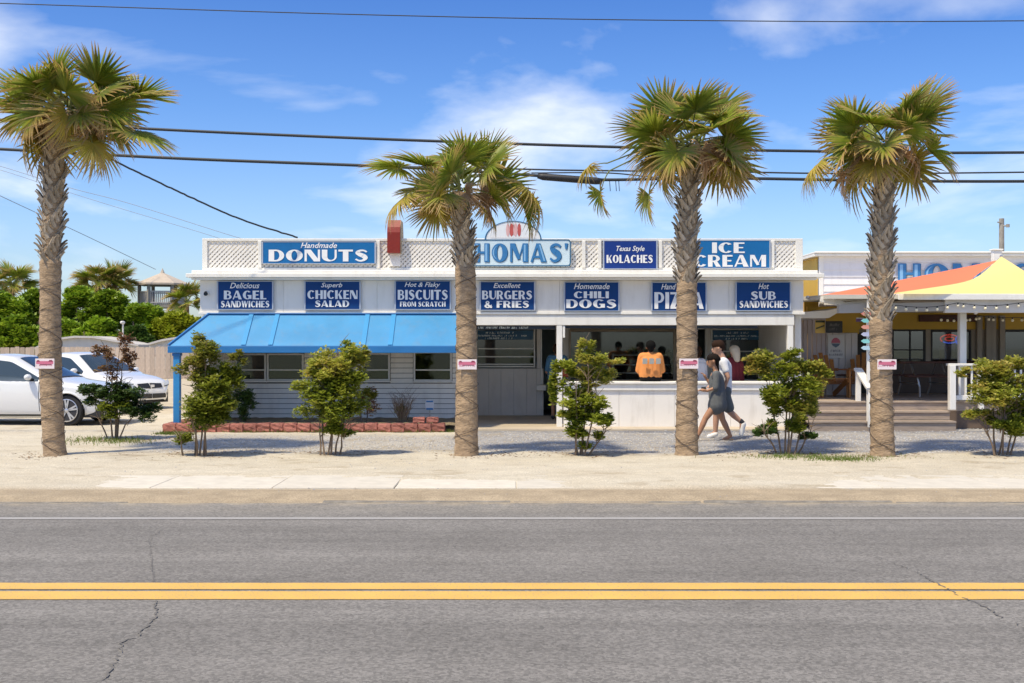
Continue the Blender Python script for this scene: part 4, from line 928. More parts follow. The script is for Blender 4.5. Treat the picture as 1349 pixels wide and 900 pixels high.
palm('palm with dense browning crown in front of the PIZZA sign', [(905, 603, 16.5), (905, 590, 15), (905, 500, 13.5), (905, 400, 13.5), (905, 370, 13.5), (904, 335, 16), (906, 290, 14.5), (909, 250, 12), (910, 232, 8)], 372, (911, 196), 103, 1.0,
     stray=[(800, 215, 2.9, .1, .55, FY[2]), (803, 225, 3.5, -.9, .6, FM[1]), (870, 235, 3.5, -.8, .7, FM[2])], signlbl=sd_('third'), cordlbl='dark cord wound around the third palm trunk', nf=(14, 9, 4, 7), signy=479, signpx=905)
palm('rightmost palm with feathery crown in front of the deck steps', [(1163, 603, 17), (1163, 590, 15.5), (1161, 520, 14.2), (1160, 450, 14), (1160, 410, 15.5), (1161, 350, 17.5), (1163, 290, 16), (1165, 240, 13), (1166, 222, 8)], 422, (1166, 196), 104, .97,
     stray=[(1108, 205, 3.0, -.1, .75, FY[0]), (1122, 212, 3.3, -.9, .6, FD[1])], signlbl=sd_('rightmost'), cordlbl='dark cord wound around the rightmost palm trunk', nf=(13, 6, 3, 5), emax=40, signy=480, signpx=1163)

# ---------------- shrubs ----------------
twig = mat('twig_bark', (.20, .14, .095), .9, var=.25, vscale=12, bump=.4)
lg = [(.10, .14, .018), (.20, .25, .03), (.33, .36, .05), (.48, .45, .09)]
shrub_green = leaf_mat('shrub_leaf_green', lg, .4, trans=.42)
shrub_dark = leaf_mat('shrub_leaf_dark', [(.035, .075, .02), (.07, .13, .03), (.13, .20, .045)], .35)
shrub_mix = leaf_mat('shrub_leaf_mixed', [(.13, .19, .025), (.28, .32, .045), (.46, .42, .09), (.48, .30, .10)], .4, trans=.42)
shrub_brown = leaf_mat('shrub_leaf_brown', [(.16, .07, .04), (.28, .15, .08), (.22, .18, .06)], .6)
def leaves(k, c, rad, n, size, seedless=None, ymul=1.0, shell=.5):
    """rosettes of leaves on twig ends spread through an ellipsoid"""
    c = Vector(c)
    for _ in range(n):
        d = Vector((random.gauss(0, 1), random.gauss(0, 1), random.gauss(0, 1))).normalized()*(rnd()**shell)
        p = c+Vector((d.x*rad[0], d.y*rad[1], d.z*rad[2])); s_ = size*U(.6, 1.25)
        a = U(0, 6.28); nl = random.choice((3, 4, 5))
        for j in range(nl):
            b_ = a+j*2*PI/nl; e = U(-.2, .9); o_ = Vector((math.cos(b_)*math.cos(e), math.sin(b_)*math.cos(e), math.sin(e)))
            sd = o_.cross(Vector((U(-.5, .5), U(-.5, .5), 1))).normalized()*s_*.36; q = p+o_*s_*.1
            k.v += [tuple(q), tuple(q+o_*s_*.55+sd), tuple(q+o_*s_*1.05), tuple(q+o_*s_*.55-sd)]; m_ = len(k.v); k.f.append((m_-4, m_-3, m_-2, m_-1)); k.m.append(0)
def shrub(label, bx, by, stems, lobes, seed, size=.055, group=None, name='shrub', Z=None, cat='shrub', dens=1.0, sg=None, twr=.016):
    """stems: list of (dx px at base, top px, top py); lobes: (px, py, rx, ry, material, n)"""
    random.seed(seed); Z = Z or ZG(by); g0 = G if Z < 21 else G+.1
    t = thing(name, label, cat, (PX(bx, Z), Z, g0-.02), group)
    u = Z/F
    for (d, tx_, ty_) in stems:
        a = Vector((PX(bx+d, Z), Z+U(-.08, .08), g0-.03)); b = P(tx_, ty_, Z+U(-.25, .25)); m_ = a.lerp(b, .5)+Vector((U(-.05, .05), U(-.05, .05), 0))
        k = MB().tube([a, a.lerp(m_, .5)+Vector((U(-.02, .02), 0, 0)), m_, m_.lerp(b, .5)+Vector((U(-.03, .03), 0, 0)), b], [twr, twr*.85, twr*.7, twr*.5, twr*.25], 5)
        for _ in range(9):
            s_ = U(.4, 1); q = a.lerp(b, s_); e = q+Vector((U(-.22, .22), U(-.22, .22), U(.05, .26))); k.tube([q, q.lerp(e, .5)+Vector((0, 0, .02)), e], [twr*.4, twr*.3, twr*.15], 4)
        part('stem', k, twig, t)
    by_m = {}
    for (px, py, rx, ry, m_, n) in lobes:
        k = by_m.setdefault(m_.name, (MB(), m_))[0]
        # break each lobe into sub clumps so the outline stays ragged
        ry *= 1.45; rx *= 1.08
        if m_ is shrub_brown: rx *= 1.35; ry *= 1.25; n *= .8
        nsub = max(4, int(n/17))
        for _ in range(nsub):
            d = Vector((random.gauss(0, 1), random.gauss(0, 1), random.gauss(0, 1))).normalized()*(rnd()**.5)*.92
            c = P(px+d.x*rx, py-d.z*ry, Z+d.y*min(rx, 40)*u*.9); leaves(k, c, (rx*u*U(.28, .48), rx*u*.40, ry*u*U(.28, .46)), int(n*dens*4.0/nsub), size*.90)
    for nm, (k, m_) in by_m.items(): part('foliage', k, m_, t, recalc=False)
    return t
GSH = 'young leafy shrubs planted between the palms'
shrub('low dark green bush with a tall sparse reddish brown top, in front of the cars', 150, 578, [(0, 148, 500), (4, 162, 470), (-3, 140, 460), (2, 158, 455), (8, 180, 540), (-8, 125, 530), (3, 165, 500)],
      [(122, 520, 24, 11, shrub_dark, 170), (158, 527, 34, 16, shrub_dark, 260), (185, 543, 24, 13, shrub_dark, 150), (150, 545, 26, 12, shrub_green, 80), (138, 468, 12, 12, shrub_brown, 46), (160, 462, 11, 15, shrub_brown, 46), (172, 480, 8, 12, shrub_brown, 26), (150, 490, 14, 12, shrub_brown, 30)], 201, .06, GSH)
shrub('tall upright shrub in front of the blue awning post, leftmost of the big green ones', 262, 600, [(-6, 262, 500), (0, 272, 480), (6, 285, 500), (10, 270, 460), (-2, 250, 540), (-20, 236, 572)],
      [(272, 462, 26, 20, shrub_mix, 150), (262, 490, 30, 20, shrub_mix, 190), (298, 492, 20, 24, shrub_green, 150), (276, 515, 42, 24, shrub_green, 330), (268, 545, 38, 20, shrub_green, 240), (300, 545, 18, 18, shrub_green, 90), (236, 577, 20, 9, shrub_green, 60), (315, 470, 10, 10, shrub_mix, 25)], 202, .058, GSH)
shrub('wide bushy shrub with dark stems in front of the siding windows', 432, 600, [(-9, 420, 540), (-3, 428, 500), (4, 440, 490), (9, 455, 530), (0, 445, 460), (14, 462, 545)],
      [(425, 482, 30, 16, shrub_mix, 180), (460, 478, 26, 18, shrub_mix, 150), (432, 505, 42, 20, shrub_green, 300), (430, 535, 40, 20, shrub_green, 260), (455, 520, 30, 24, shrub_green, 200), (440, 562, 28, 12, shrub_green, 100), (477, 472, 14, 8, shrub_mix, 40)], 203, .058, GSH)
shrub('open green shrub with golden top covering the corner of the white counter', 764, 600, [(-6, 760, 500), (0, 775, 480), (5, 785, 500), (10, 800, 560), (-2, 745, 530), (3, 768, 455)],
      [(768, 470, 14, 17, shrub_mix, 60), (790, 483, 26, 14, shrub_mix, 120), (778, 505, 28, 14, shrub_mix, 130), (752, 492, 22, 12, shrub_green, 70), (728, 512, 9, 24, shrub_green, 70), (762, 525, 38, 16, shrub_green, 190), (775, 550, 32, 14, shrub_green, 130), (748, 550, 16, 9, shrub_green, 50), (795, 562, 16, 12, shrub_green, 60), (765, 578, 24, 10, shrub_green, 60), (812, 478, 14, 5, shrub_mix, 20)], 204, .062, GSH)
shrub('broad leafy shrub in front of the right corner post of the snack bar', 1037, 598, [(-8, 1010, 500), (-3, 1030, 480), (2, 1045, 490), (8, 1065, 510), (0, 1040, 520), (-12, 1005, 565), (14, 1070, 560)],
      [(1008, 483, 24, 15, shrub_mix, 120), (1042, 478, 22, 12, shrub_green, 90), (1062, 492, 26, 16, shrub_mix, 150), (1040, 510, 38, 18, shrub_green, 260), (1020, 530, 22, 12, shrub_green, 100), (1055, 535, 26, 18, shrub_mix, 150), (1005, 570, 18, 9, shrub_dark, 60), (1035, 563, 22, 10, shrub_green, 80), (1064, 574, 13, 8, shrub_dark, 50), (1085, 490, 12, 10, shrub_mix, 30)], 205, .062, GSH)
shrub('wide yellowish shrub at the right edge in front of the white railing', 1318, 600, [(-10, 1290, 540), (-4, 1310, 500), (2, 1325, 500), (8, 1340, 520), (0, 1320, 540), (14, 1350, 500)],
      [(1305, 492, 34, 14, shrub_mix, 170), (1340, 490, 24, 14, shrub_mix, 130), (1315, 515, 42, 20, shrub_mix, 300), (1335, 540, 34, 22, shrub_green, 220), (1290, 549, 26, 10, shrub_mix, 110), (1320, 566, 30, 10, shrub_green, 110), (1270, 490, 12, 5, shrub_mix, 20), (1372, 520, 26, 34, shrub_mix, 150)], 206, .06, GSH)
shrub('small round dark green bush in the red block bed', 318, 552, [(0, 315, 530), (3, 325, 525)], [(318, 530, 19, 16, shrub_dark, 230)], 207, .05, None, Z=22.2)
shrub('half brown leafy plant in the bed right of the wide shrub', 478, 552, [(0, 478, 525), (3, 486, 520), (-4, 470, 530)], [(478, 530, 18, 16, shrub_brown, 90), (484, 524, 16, 10, shrub_mix, 50)], 208, .05, None, Z=22.2)
random.seed(209)
t = shrub('dry twiggy bare bush in the bed below the last siding window', 530, 552, [(i*.8, 530+i*3.4, 518+abs(i)*2) for i in range(-4, 5)], [(530, 540, 10, 10, shrub_mix, 20)], 209, .035, None, Z=22.3, twr=.007)
k = MB()
for i in range(120):
    a = Vector((PX(530+U(-4, 4), 22.3), 22.3+U(-.05, .05), G+.1)); b = a+Vector((U(-.22, .22), U(-.2, .2), U(.25, .52))); k.tube([a, a.lerp(b, .5)+Vector((U(-.02, .02), 0, .03)), b], [.005, .004, .0015], 3)
part('twig', k, mat('dry_twig', (.36, .26, .17), .9), t, kind='stuff')
# ---------------- cars ----------------
def interp(tab, x):
    for (a, va), (b, vb) in zip(tab[:-1], tab[1:]):
        if x <= b: f = (x-a)/(b-a) if b > a else 0; f = max(0, min(1, f)); return va+(vb-va)*f
    return tab[-1][1]
def smooth_tab(tab, x, r=.06): return sum(interp(tab, x+d*r) for d in (-1, -.5, 0, .5, 1))/5
carp = mat('car_white_paint', (.74, .75, .76), .28, coat=.8, spec=.5)
cargl = bpy.data.materials.new('car_glass'); cargl.use_nodes = True; b_ = cargl.node_tree.nodes['Principled BSDF']; b_.inputs['Base Color'].default_value = (.03, .045, .05, 1); b_.inputs['Roughness'].default_value = .05; b_.inputs['Specular IOR Level'].default_value = .9
black = mat('black_plastic', (.015, .015, .017), .5); chrome = mat('chrome', (.7, .7, .72), .2, metal=.9); rimm = mat('alloy_rim', (.55, .55, .57), .3, metal=.7)
lamp = mat('headlamp_lens', (.55, .58, .6), .12, metal=.2, coat=.6); darkgap = mat('panel_gap', (.05, .05, .055), .7)
def car(label, loc, rz, red=False):
    t = thing('parked_car', label, 'car', loc, None, rz)
    ztop = [(-2.32, .55), (-2.28, .86), (-2.1, 1.02), (-1.75, 1.08), (-1.15, 1.34), (-.6, 1.445), (-.2, 1.46), (.15, 1.42), (.55, 1.22), (1.0, .985), (1.2, .93), (1.7, .86), (2.05, .77), (2.22, .66), (2.31, .48)]
    wtab = [(-2.32, .60), (-2.2, .78), (-1.9, .86), (-1, .895), (1, .895), (1.6, .87), (1.95, .80), (2.2, .64), (2.31, .42)]
    zbt = [(-2.32, .36), (-2.1, .26), (-1.7, .19), (1.7, .18), (2.1, .20), (2.31, .26)]
    belt = lambda x: .90+.035*(-x)*.35
    def sidey(x, z):
        w_ = smooth_tab(wtab, x); zb = interp(zbt, x); b0 = belt(x)
        if z < b0: d = (b0-z)/.7; y = w_*(1-.055*max(0, d-.25)**2*2.2-.02*math.sin(min(1, d)*PI*1.0)*-1)
        else: y = w_-(z-b0)*.42-.027*min(1, (z-b0)/.05)
        if z < zb+.12: y -= .05*((zb+.12-z)/.12)**2
        return y
    def pt(x, u):
        zt = smooth_tab(ztop, x); zb = interp(zbt, x); rr = min(.13, (zt-zb)*.35); zr = zt-rr
        cab = max(0, min(1, (zt-.98)/.3))
        if u <= .6:
            z = zb+(zr-zb)*u/.6; return Vector((x, sidey(x, z), z))
        v_ = (u-.6)/.4; y0 = sidey(x, zr); a = v_*PI/2; p = .72
        return Vector((x, y0*math.cos(a)**p if v_ < 1 else 0, zr+rr*math.sin(a)**.8))
    nx_, nu = 110, 34; k = MB(); X_ = [-2.32+4.63*i/nx_ for i in range(nx_+1)]
    for s_ in (1, -1):
        b0 = len(k.v)
        for x in X_:
            for j in range(nu+1): p = pt(x, j/nu); k.v.append((p.x, s_*p.y, p.z))
        for i in range(nx_):
            for j in range(nu):
                ids = [b0+i*(nu+1)+j, b0+(i+1)*(nu+1)+j, b0+(i+1)*(nu+1)+j+1, b0+i*(nu+1)+j+1]
                c = sum((Vector(k.v[q]) for q in ids), Vector())/4
                if j < nu*.6 and any((c.x-wx)**2+(c.z-.32)**2 < .355**2 for wx in (1.37, -1.32)): continue
                k.f.append(tuple(ids)); k.m.append(0)
    for X0 in (0, nx_):                                    # close the ends
        ids = [X0*(nu+1)+j for j in range(nu+1)]; ids2 = [(nx_+1)*(nu+1)+X0*(nu+1)+j for j in range(nu+1)]
        for j in range(nu): k.f.append((ids[j], ids[j+1], ids2[j+1], ids2[j])); k.m.append(0)
    me = k.mesh('body', carp, smooth=True); bm = bmesh.new(); bm.from_mesh(me); bmesh.ops.remove_doubles(bm, verts=bm.verts, dist=.002); bmesh.ops.recalc_face_normals(bm, faces=bm.faces); bm.to_mesh(me); bm.free()
    for p in me.polygons: p.use_smooth = True
    part('body', me, None, t)
    part('underbody', MB().box(-2.1, 2.05, -.78, .78, .17, .5), black, t, local=True)
    def patch(name, us, fn, m, off=.008, par=t, nx2=24):
        """us: list of x; fn(x)->(z0,z1) on the side surface"""
        for s_ in (1, -1):
            q = MB()
            for x in us:
                z0, z1 = fn(x)
                for j in range(7): z = z0+(z1-z0)*j/6; q.v.append((x, s_*(sidey(x, z)+off), z))
            for i in range(len(us)-1):
                for j in range(6): q.f.append((i*7+j, (i+1)*7+j, (i+1)*7+j+1, i*7+j+1)); q.m.append(0)
            part(name, q, m, par, local=True, smooth=True)
    rng = lambda a, b, n: [a+(b-a)*i/n for i in range(n+1)]
    top = lambda x: smooth_tab(ztop, x)-.125
    patch('side_window', rng(-.33, .78, 20), lambda x: (belt(x)+.015, max(belt(x)+.017, top(x))), cargl)
    patch('side_window', rng(-1.38, -.40, 20), lambda x: (belt(x)+.015, max(belt(x)+.017, top(x))), cargl)
    patch('door_gap', [-.37, -.355], lambda x: (.27, belt(x)), darkgap, .004); patch('door_gap', [.80, .812], lambda x: (.30, belt(x)), darkgap, .004)
    patch('sill_trim', rng(-.93, .98, 12), lambda x: (.20, .235), black, .006)
    for hx in (-.20, -1.12): patch('door_handle', rng(hx, hx+.19, 4), lambda x: (.79, .82), carp, .03)
    for s_ in (1, -1): m_ = part('mirror', MB().ball((.62, s_*.99, .99), .10, 10, 0, (.7, 1.0, .62)), carp, t, local=True, smooth=True); part('mirror_foot', MB().bar((.66, s_*.84, .93), (.62, s_*.95, .96), .06, .04), black, m_, local=True)
    def topz(x, y, off=.008):
        lo, hi = .6, 1.0
        for _ in range(22):
            mid = (lo+hi)/2
            if pt(x, mid).y > abs(y): lo = mid
            else: hi = mid
        return pt(x, lo).z+off
    def tpatch(name, x0, x1, w0, w1, m, n=16):
        q = MB()
        for i in range(n+1):
            f = i/n; x = x0+(x1-x0)*f; w_ = w0+(w1-w0)*f
            for j in range(13): y = w_*(j/6-1); q.v.append((x, y, topz(x, y)))
        for i in range(n):
            for j in range(12): q.f.append((i*13+j, (i+1)*13+j, (i+1)*13+j+1, i*13+j+1)); q.m.append(0)
        part(name, q, m, t, local=True, smooth=True)
    tpatch('windshield', .22, 1.0, .50, .70, cargl); tpatch('rear_window', -1.72, -1.12, .58, .50, cargl)
    tpatch('cowl', 1.0, 1.06, .70, .72, black, 2)
    # front: grille, headlights, lower intake
    def nose(name, pts, m, off=.012):
        """a lamp or grille: a grid between four (y, z) corners laid on the nose of the car"""
        (A, B, C_, D) = [Vector(p) for p in pts]
        for s_ in (1, -1):
            q = MB(); nu_, nv_ = 8, 4
            for j in range(nv_+1):
                for i in range(nu_+1):
                    p = A.lerp(B, i/nu_).lerp(D.lerp(C_, i/nu_), j/nv_); y, z = p; lo, hi = 1.2, 2.31
                    for _ in range(22):
                        mid = (lo+hi)/2; zt = smooth_tab(ztop, mid)
                        if sidey(mid, min(z, zt-.05)) > abs(y) and zt > z+.01: lo = mid
                        else: hi = mid
                    q.v.append((lo+off, s_*(y+off*.6), z+off*.2))
            q.f = [(j*(nu_+1)+i, j*(nu_+1)+i+1, (j+1)*(nu_+1)+i+1, (j+1)*(nu_+1)+i) for j in range(nv_) for i in range(nu_)]; q.m = [0]*len(q.f)
            part(name, q, m, t, local=True, smooth=True)
    nose('headlight', [(.45, .60), (.80, .66), (.79, .755), (.52, .70)], lamp, .02)
    nose('lamp_surround', [(.43, .575), (.83, .635), (.80, .66), (.45, .60)], black, .018)
    nose('grille', [(0, .54), (.36, .56), (.38, .66), (0, .675)], black, .022)
    nose('lower_intake', [(0, .29), (.46, .30), (.42, .41), (0, .41)], black, .018)
    nose('fog_lamp', [(.56, .34), (.68, .36), (.66, .42), (.58, .42)], black, .018)
    part('badge', MB().box(2.315, 2.335, -.06, .06, .575, .64), chrome, t, local=True)
    # wheels
    for wx in (1.37, -1.32):
        for s_ in (1, -1):
            wh = part('wheel', MB().tube([(wx, s_*.68, .32), (wx, s_*.72, .32), (wx, s_*.84, .32), (wx, s_*.875, .32)], [.29, .32, .32, .295], 28), blackr, t, local=True, smooth=False)
            rm = MB().tube([(wx, s_*.876, .32), (wx, s_*.882, .32)], [.225, .225], 28)
            part('rim_well', rm, mat('rim_shadow', (.03, .03, .035), .6), wh, local=True)
            sp_ = MB()
            for j in range(5):
                for da in (-.16, .16):
                    a = j*2*PI/5+.3; sp_.bar((wx+.03*math.cos(a), s_*.892, .32+.03*math.sin(a)), (wx+.215*math.cos(a+da), s_*.892, .32+.215*math.sin(a+da)), .012, .034, 0, (-math.sin(a), 0, math.cos(a)))
            ri = [(wx+.222*math.cos(a*PI/14), s_*.89, .32+.222*math.sin(a*PI/14)) for a in range(29)]; sp_.tube(ri, .012, 5, cap=False); sp_.ball((wx, s_*.892, .32), .045, 8, 0, (1, .3, 1))
            part('rim', sp_, rimm, wh, local=True)
            ar = [(wx+.36*math.cos(a), s_*(sidey(wx+.36*math.cos(a), .32+.36*math.sin(a))+.001), .32+.36*math.sin(a)) for a in [-.25+(PI+.5)*i/22 for i in range(23)]]
            part('wheel_arch', MB().tube(ar, .022, 6), carp, t, local=True, smooth=True)
            aw = MB(); aa = [-.25+(PI+.5)*i/22 for i in range(23)]
            for a in aa: aw.v += [(wx+.357*math.cos(a), s_*.87, .32+.357*math.sin(a)), (wx+.357*math.cos(a), s_*.55, .32+.357*math.sin(a))]
            aw.f = [(2*i, 2*i+1, 2*i+3, 2*i+2) for i in range(22)]; aw.m = [0]*22; part('wheel_well', aw, black, t, local=True)
    return t
def place(px_wheel, py_bottom, rz, wheel_local=(1.37, -.88)):
    Z = ZG(py_bottom); X_ = PX(px_wheel, Z); c, s_ = math.cos(rz), math.sin(rz); x, y = wheel_local
    return (X_-(x*c-y*s_), Z-(x*s_+y*c), G-.02)
r1 = math.radians(-3); r2 = math.radians(-30)
car('nearer white sedan parked behind the leftmost palm, facing right', place(88, 560.5, r1), r1)
car('farther white sedan angled towards the road, its nose left of the blue post', place(129, 540, r2), r2)

# ---------------- people ----------------
skin = mat('skin_tan', (.42, .21, .12), .55, var=.06); skin2 = mat('skin_light', (.50, .28, .19), .55, var=.06)
def caps(mb, a, b, ra, rb, n=12):
    a = Vector(a); b = Vector(b); d = (b-a); L_ = d.length
    if L_ < 1e-6: d = Vector((0, 0, 1)); L_ = 0
    else: d = d/L_
    pts = []; rs = []
    for i in range(5): t_ = -PI/2+PI/2*i/4; pts.append(a+d*ra*math.sin(t_)); rs.append(max(.0015, ra*math.cos(t_)))
    for i in range(5): t_ = PI/2*i/4; pts.append(b+d*rb*math.sin(t_)); rs.append(max(.0015, rb*math.cos(t_)))
    mb.tube(pts, rs, n); return mb
def blob(name, mb, m, parent, voxel=.012, sm=3):
    me = mb.mesh(name, m); ob = bpy.data.objects.new('tmp', me); COL.objects.link(ob)
    r = ob.modifiers.new('r', 'REMESH'); r.mode = 'VOXEL'; r.voxel_size = voxel
    s_ = ob.modifiers.new('s', 'SMOOTH'); s_.iterations = sm; s_.factor = .5
    bpy.context.view_layer.update()
    m2 = bpy.data.meshes.new_from_object(ob.evaluated_get(bpy.context.evaluated_depsgraph_get())); m2.name = name
    bpy.data.objects.remove(ob); bpy.data.meshes.remove(me); o_ = root_loc(parent); m2.transform(Matrix.Translation(-o_))
    m2.materials.clear(); m2.materials.append(m)
    m2.polygons.foreach_set('use_smooth', [True]*len(m2.polygons))
    o = bpy.data.objects.new(name, m2); COL.objects.link(o); o.parent = parent; return o
def hand(mb, w_, tip, side=(0, 1, 0)):
    """palm and five unequal curled fingers from wrist w_ towards tip"""
    w_ = Vector(w_); d = (Vector(tip)-w_).normalized(); s_ = Vector(side); s_ = (s_-d*s_.dot(d)).normalized(); n = d.cross(s_)
    caps(mb, w_+d*.02, w_+d*.075, .024, .030, 8)
    for i, l in enumerate((.068, .078, .073, .058)):
        q = w_+d*.085+s_*((i-1.5)*.019); m_ = q+d*l*.55+n*.008; e = m_+d*l*.35+n*.028; caps(mb, q, m_, .0092, .0086, 6); caps(mb, m_, e, .0086, .0075, 6)
    q = w_+d*.03+s_*-.03; caps(mb, q, q+d*.035-s_*.02, .012, .0105, 6); caps(mb, q+d*.035-s_*.02, q+d*.065-s_*.02+n*.012, .0105, .009, 6)
def head(mb, c, f, r=.098):
    """skull, jaw, nose, ears; f = facing direction"""
    c = Vector(c); f = Vector(f).normalized(); u = Vector((0, 0, 1)); s_ = f.cross(u).normalized()
    caps(mb, c+u*.02-f*.015, c+u*.025+f*.012, r*.86, r*.80); caps(mb, c-u*.02+f*.02, c-u*.075+f*.035, r*.66, r*.40)
    caps(mb, c+f*.078+u*.005, c+f*.102-u*.022, .010, .015, 6); caps(mb, c+f*.085-u*.055, c+f*.088-u*.055, .018, .016, 6)
    for q in (1, -1): caps(mb, c+s_*q*.080-u*.005, c+s_*q*.084-u*.03, .016, .012, 6)
    return c, f, u, s_
def face(par, fr):
    c, f, u, s_ = fr; eyes = MB(); 
    for q in (1, -1): eyes.ball(c+f*.083+s_*q*.031+u*.008, .011, 6)
    part('eyes', eyes, mat('eye_dark', (.04, .03, .03), .3), par); part('mouth', MB().bar(c+f*.101-u*.053+s_*.02, c+f*.101-u*.053-s_*.02, .006, .006), mat('lip', (.35, .12, .10), .5), par)
hairm = mat('dark_hair', (.014, .009, .007), .8, spec=.15); hairb = mat('brown_hair', (.030, .014, .008), .8, spec=.15); hairbl = mat('pale_hair', (.52, .46, .38), .6)
# man walking left
Zm = 19.7; LFT = Vector((-1, 0, 0))
M_ = lambda px, py, d=0: P(px, py, Zm+d)
man = thing('person', 'man in white t-shirt and dark grey shorts striding left behind the woman', 'person', (PX(950, Zm), Zm, G), 'people walking past')
b = MB(); hd = head(b, M_(945.5, 458.5), (-1, -.05, -.12), .102); caps(b, M_(948.5, 464), M_(952, 472), .052, .058)
sh_l, sh_r = M_(953, 477, -.18), M_(955, 477, .18); hipl, hipr = M_(953, 519, -.09), M_(953, 519, .09)
caps(b, M_(953, 479, -.12), M_(953, 479, .12), .095, .095); caps(b, M_(953, 484), M_(953.5, 512), .135, .125); caps(b, M_(953.5, 490, -.06), M_(953.5, 515, -.05), .10, .11); caps(b, hipl, hipr, .11, .11)
for (h, kn, an, toe) in ((hipr, M_(943.5, 546, .1), M_(942.5, 570, .1), M_(935, 574, .1)), (hipl, M_(962, 543, -.09), M_(977, 556.5, -.09), M_(976.5, 571, -.09))):
    caps(b, h, kn, .082, .056); caps(b, kn, kn.lerp(an, .35), .054, .055); caps(b, kn.lerp(an, .35), an, .055, .036); caps(b, an, toe, .038, .030)
el_, wr = M_(959, 497, -.24), M_(954, 512, -.22)
caps(b, sh_l, el_, .050, .040); caps(b, el_, wr, .038, .027); hand(b, wr, wr+Vector((-.03, 0, -.1)))
el2, wr2 = M_(948, 498, .22), M_(939, 508, .24); caps(b, sh_r, el2, .050, .040); caps(b, el2, wr2, .038, .027); hand(b, wr2, wr2+Vector((-.1, 0, -.03)))
bd = blob('body', b, skin2, man, .011); face(man, hd)
b = MB(); caps(b, M_(953, 478.5, -.13), M_(953, 478.5, .13), .103, .103); caps(b, M_(953, 484), M_(953.5, 516), .148, .142); caps(b, M_(953.5, 490, -.06), M_(953.5, 515, -.05), .112, .125); caps(b, sh_l, sh_l.lerp(el_, .55), .066, .062); caps(b, sh_r, sh_r.lerp(el2, .55), .066, .062); caps(b, M_(951.5, 474.5), M_(953, 479), .07, .09)
blob('shirt', b, mat('white_cotton', (.74, .75, .78), .8, var=.03, bump=.4, bscale=12, dist=.01), man, .012)
b = MB(); caps(b, M_(953.5, 516, -.08), M_(953.5, 516, .08), .135, .135); caps(b, hipr, hipr.lerp(M_(943.5, 546, .1), .72), .118, .098); caps(b, hipl, hipl.lerp(M_(962, 543, -.09), .75), .118, .100)
blob('shorts', b, mat('grey_shorts', (.11, .125, .13), .85, var=.08, bump=.4, bscale=14), man, .012)
b = MB(); c, f, u, s_ = hd; caps(b, c+u*.045-f*.03, c+u*.055+f*.02, .098, .088); caps(b, c-f*.06+u*.01, c-f*.055-u*.04, .07, .05); caps(b, c+u*.085+f*.055, c+u*.09-f*.02, .04, .05)
blob('hair', b, hairb, man, .012)
shoe = mat('white_shoe', (.78, .77, .75), .6); shd = mat('dark_shoe_trim', (.03, .03, .035), .6)
for a, c_ in ((M_(942.5, 572, .1), M_(934, 575.3, .1)), (M_(979, 559, -.09), M_(976.5, 572.5, -.09))):
    b = MB(); caps(b, a, c_, .052, .040); blob('shoe', b, shoe, man, .012)
blob('sock', caps(MB(), M_(975.5, 554.5, -.09), M_(978.5, 557.5, -.09), .045, .045), shd, man, .012)
# woman walking left
Zw = 19.3; W_ = lambda px, py, d=0: P(px, py, Zw+d)
wom = thing('person', 'woman in a dark grey short dress walking left beside the third palm', 'person', (PX(945, Zw), Zw, G), 'people walking past')
b = MB(); hd = head(b, W_(938.5, 475.5), (-1, -.15, -.1), .094); caps(b, W_(940, 481), W_(943, 489), .040, .044)
hl, hr = W_(945, 530, -.08), W_(945, 530, .08)
caps(b, W_(943.5, 494, -.10), W_(943.5, 494, .10), .070, .070); caps(b, W_(943, 497), W_(945, 520), .10, .095); caps(b, hl, hr, .105, .105)
for (h, kn, an, toe) in ((hl, W_(929.5, 551, -.09), W_(919.5, 574, -.09), W_(911.5, 576, -.09)), (hr, W_(952, 553, .09), W_(962.5, 574.5, .09), W_(953, 579, .09))):
    caps(b, h, kn, .083, .052); caps(b, kn, kn.lerp(an, .35), .050, .052); caps(b, kn.lerp(an, .35), an, .052, .030); caps(b, an, toe, .031, .026)
s1, e1, w1_ = W_(944, 493, -.15), W_(943, 511, -.19), W_(931, 515, -.17); caps(b, s1, e1, .042, .034); caps(b, e1, w1_, .032, .024); hand(b, w1_, w1_+Vector((-.1, 0, .02)))
s2, e2, w2_ = W_(941, 493, .15), W_(936, 506, .2), W_(931, 500, .2); caps(b, s2, e2, .042, .034); caps(b, e2, w2_, .032, .024); hand(b, w2_, w2_+Vector((-.05, 0, .09)))
blob('body', b, skin, wom, .011); face(wom, hd)
b = MB(); caps(b, W_(944, 495, -.11), W_(944, 495, .11), .088, .088); caps(b, W_(944, 500), W_(945, 522), .128, .150); caps(b, W_(944, 520, -.07), W_(944.5, 534, -.08), .125, .135); caps(b, W_(945, 520, .07), W_(948, 534, .08), .125, .135); caps(b, W_(943.5, 531, -.02), W_(943, 536, -.05), .14, .14); caps(b, s1, e1, .062, .058); caps(b, s2, s2.lerp(e2, .8), .06, .055)
blob('dress', b, mat('charcoal_dress', (.115, .122, .125), .85, var=.12, vscale=8, bump=.6, bscale=12, dist=.015), wom, .012)
b = MB(); c, f, u, s_ = hd; caps(b, c+u*.035-f*.035, c+u*.048+f*.018, .092, .080); caps(b, c-f*.06, c-f*.075-u*.07, .062, .045); caps(b, c-f*.10+u*.03, c-f*.11+u*.02, .045, .04); caps(b, c-f*.08-u*.06, c-f*.11-u*.20, .035, .018)
blob('hair', b, hairm, wom, .011)
sand_m = mat('tan_sandal', (.45, .28, .17), .7)
for a, c_ in ((W_(966, 578.6, .09), W_(951, 580, .09)), (W_(920.5, 577.5, -.09), W_(911, 578.5, -.09))): part('sandal', MB().bar(a, c_, .085, .018), sand_m, wom)
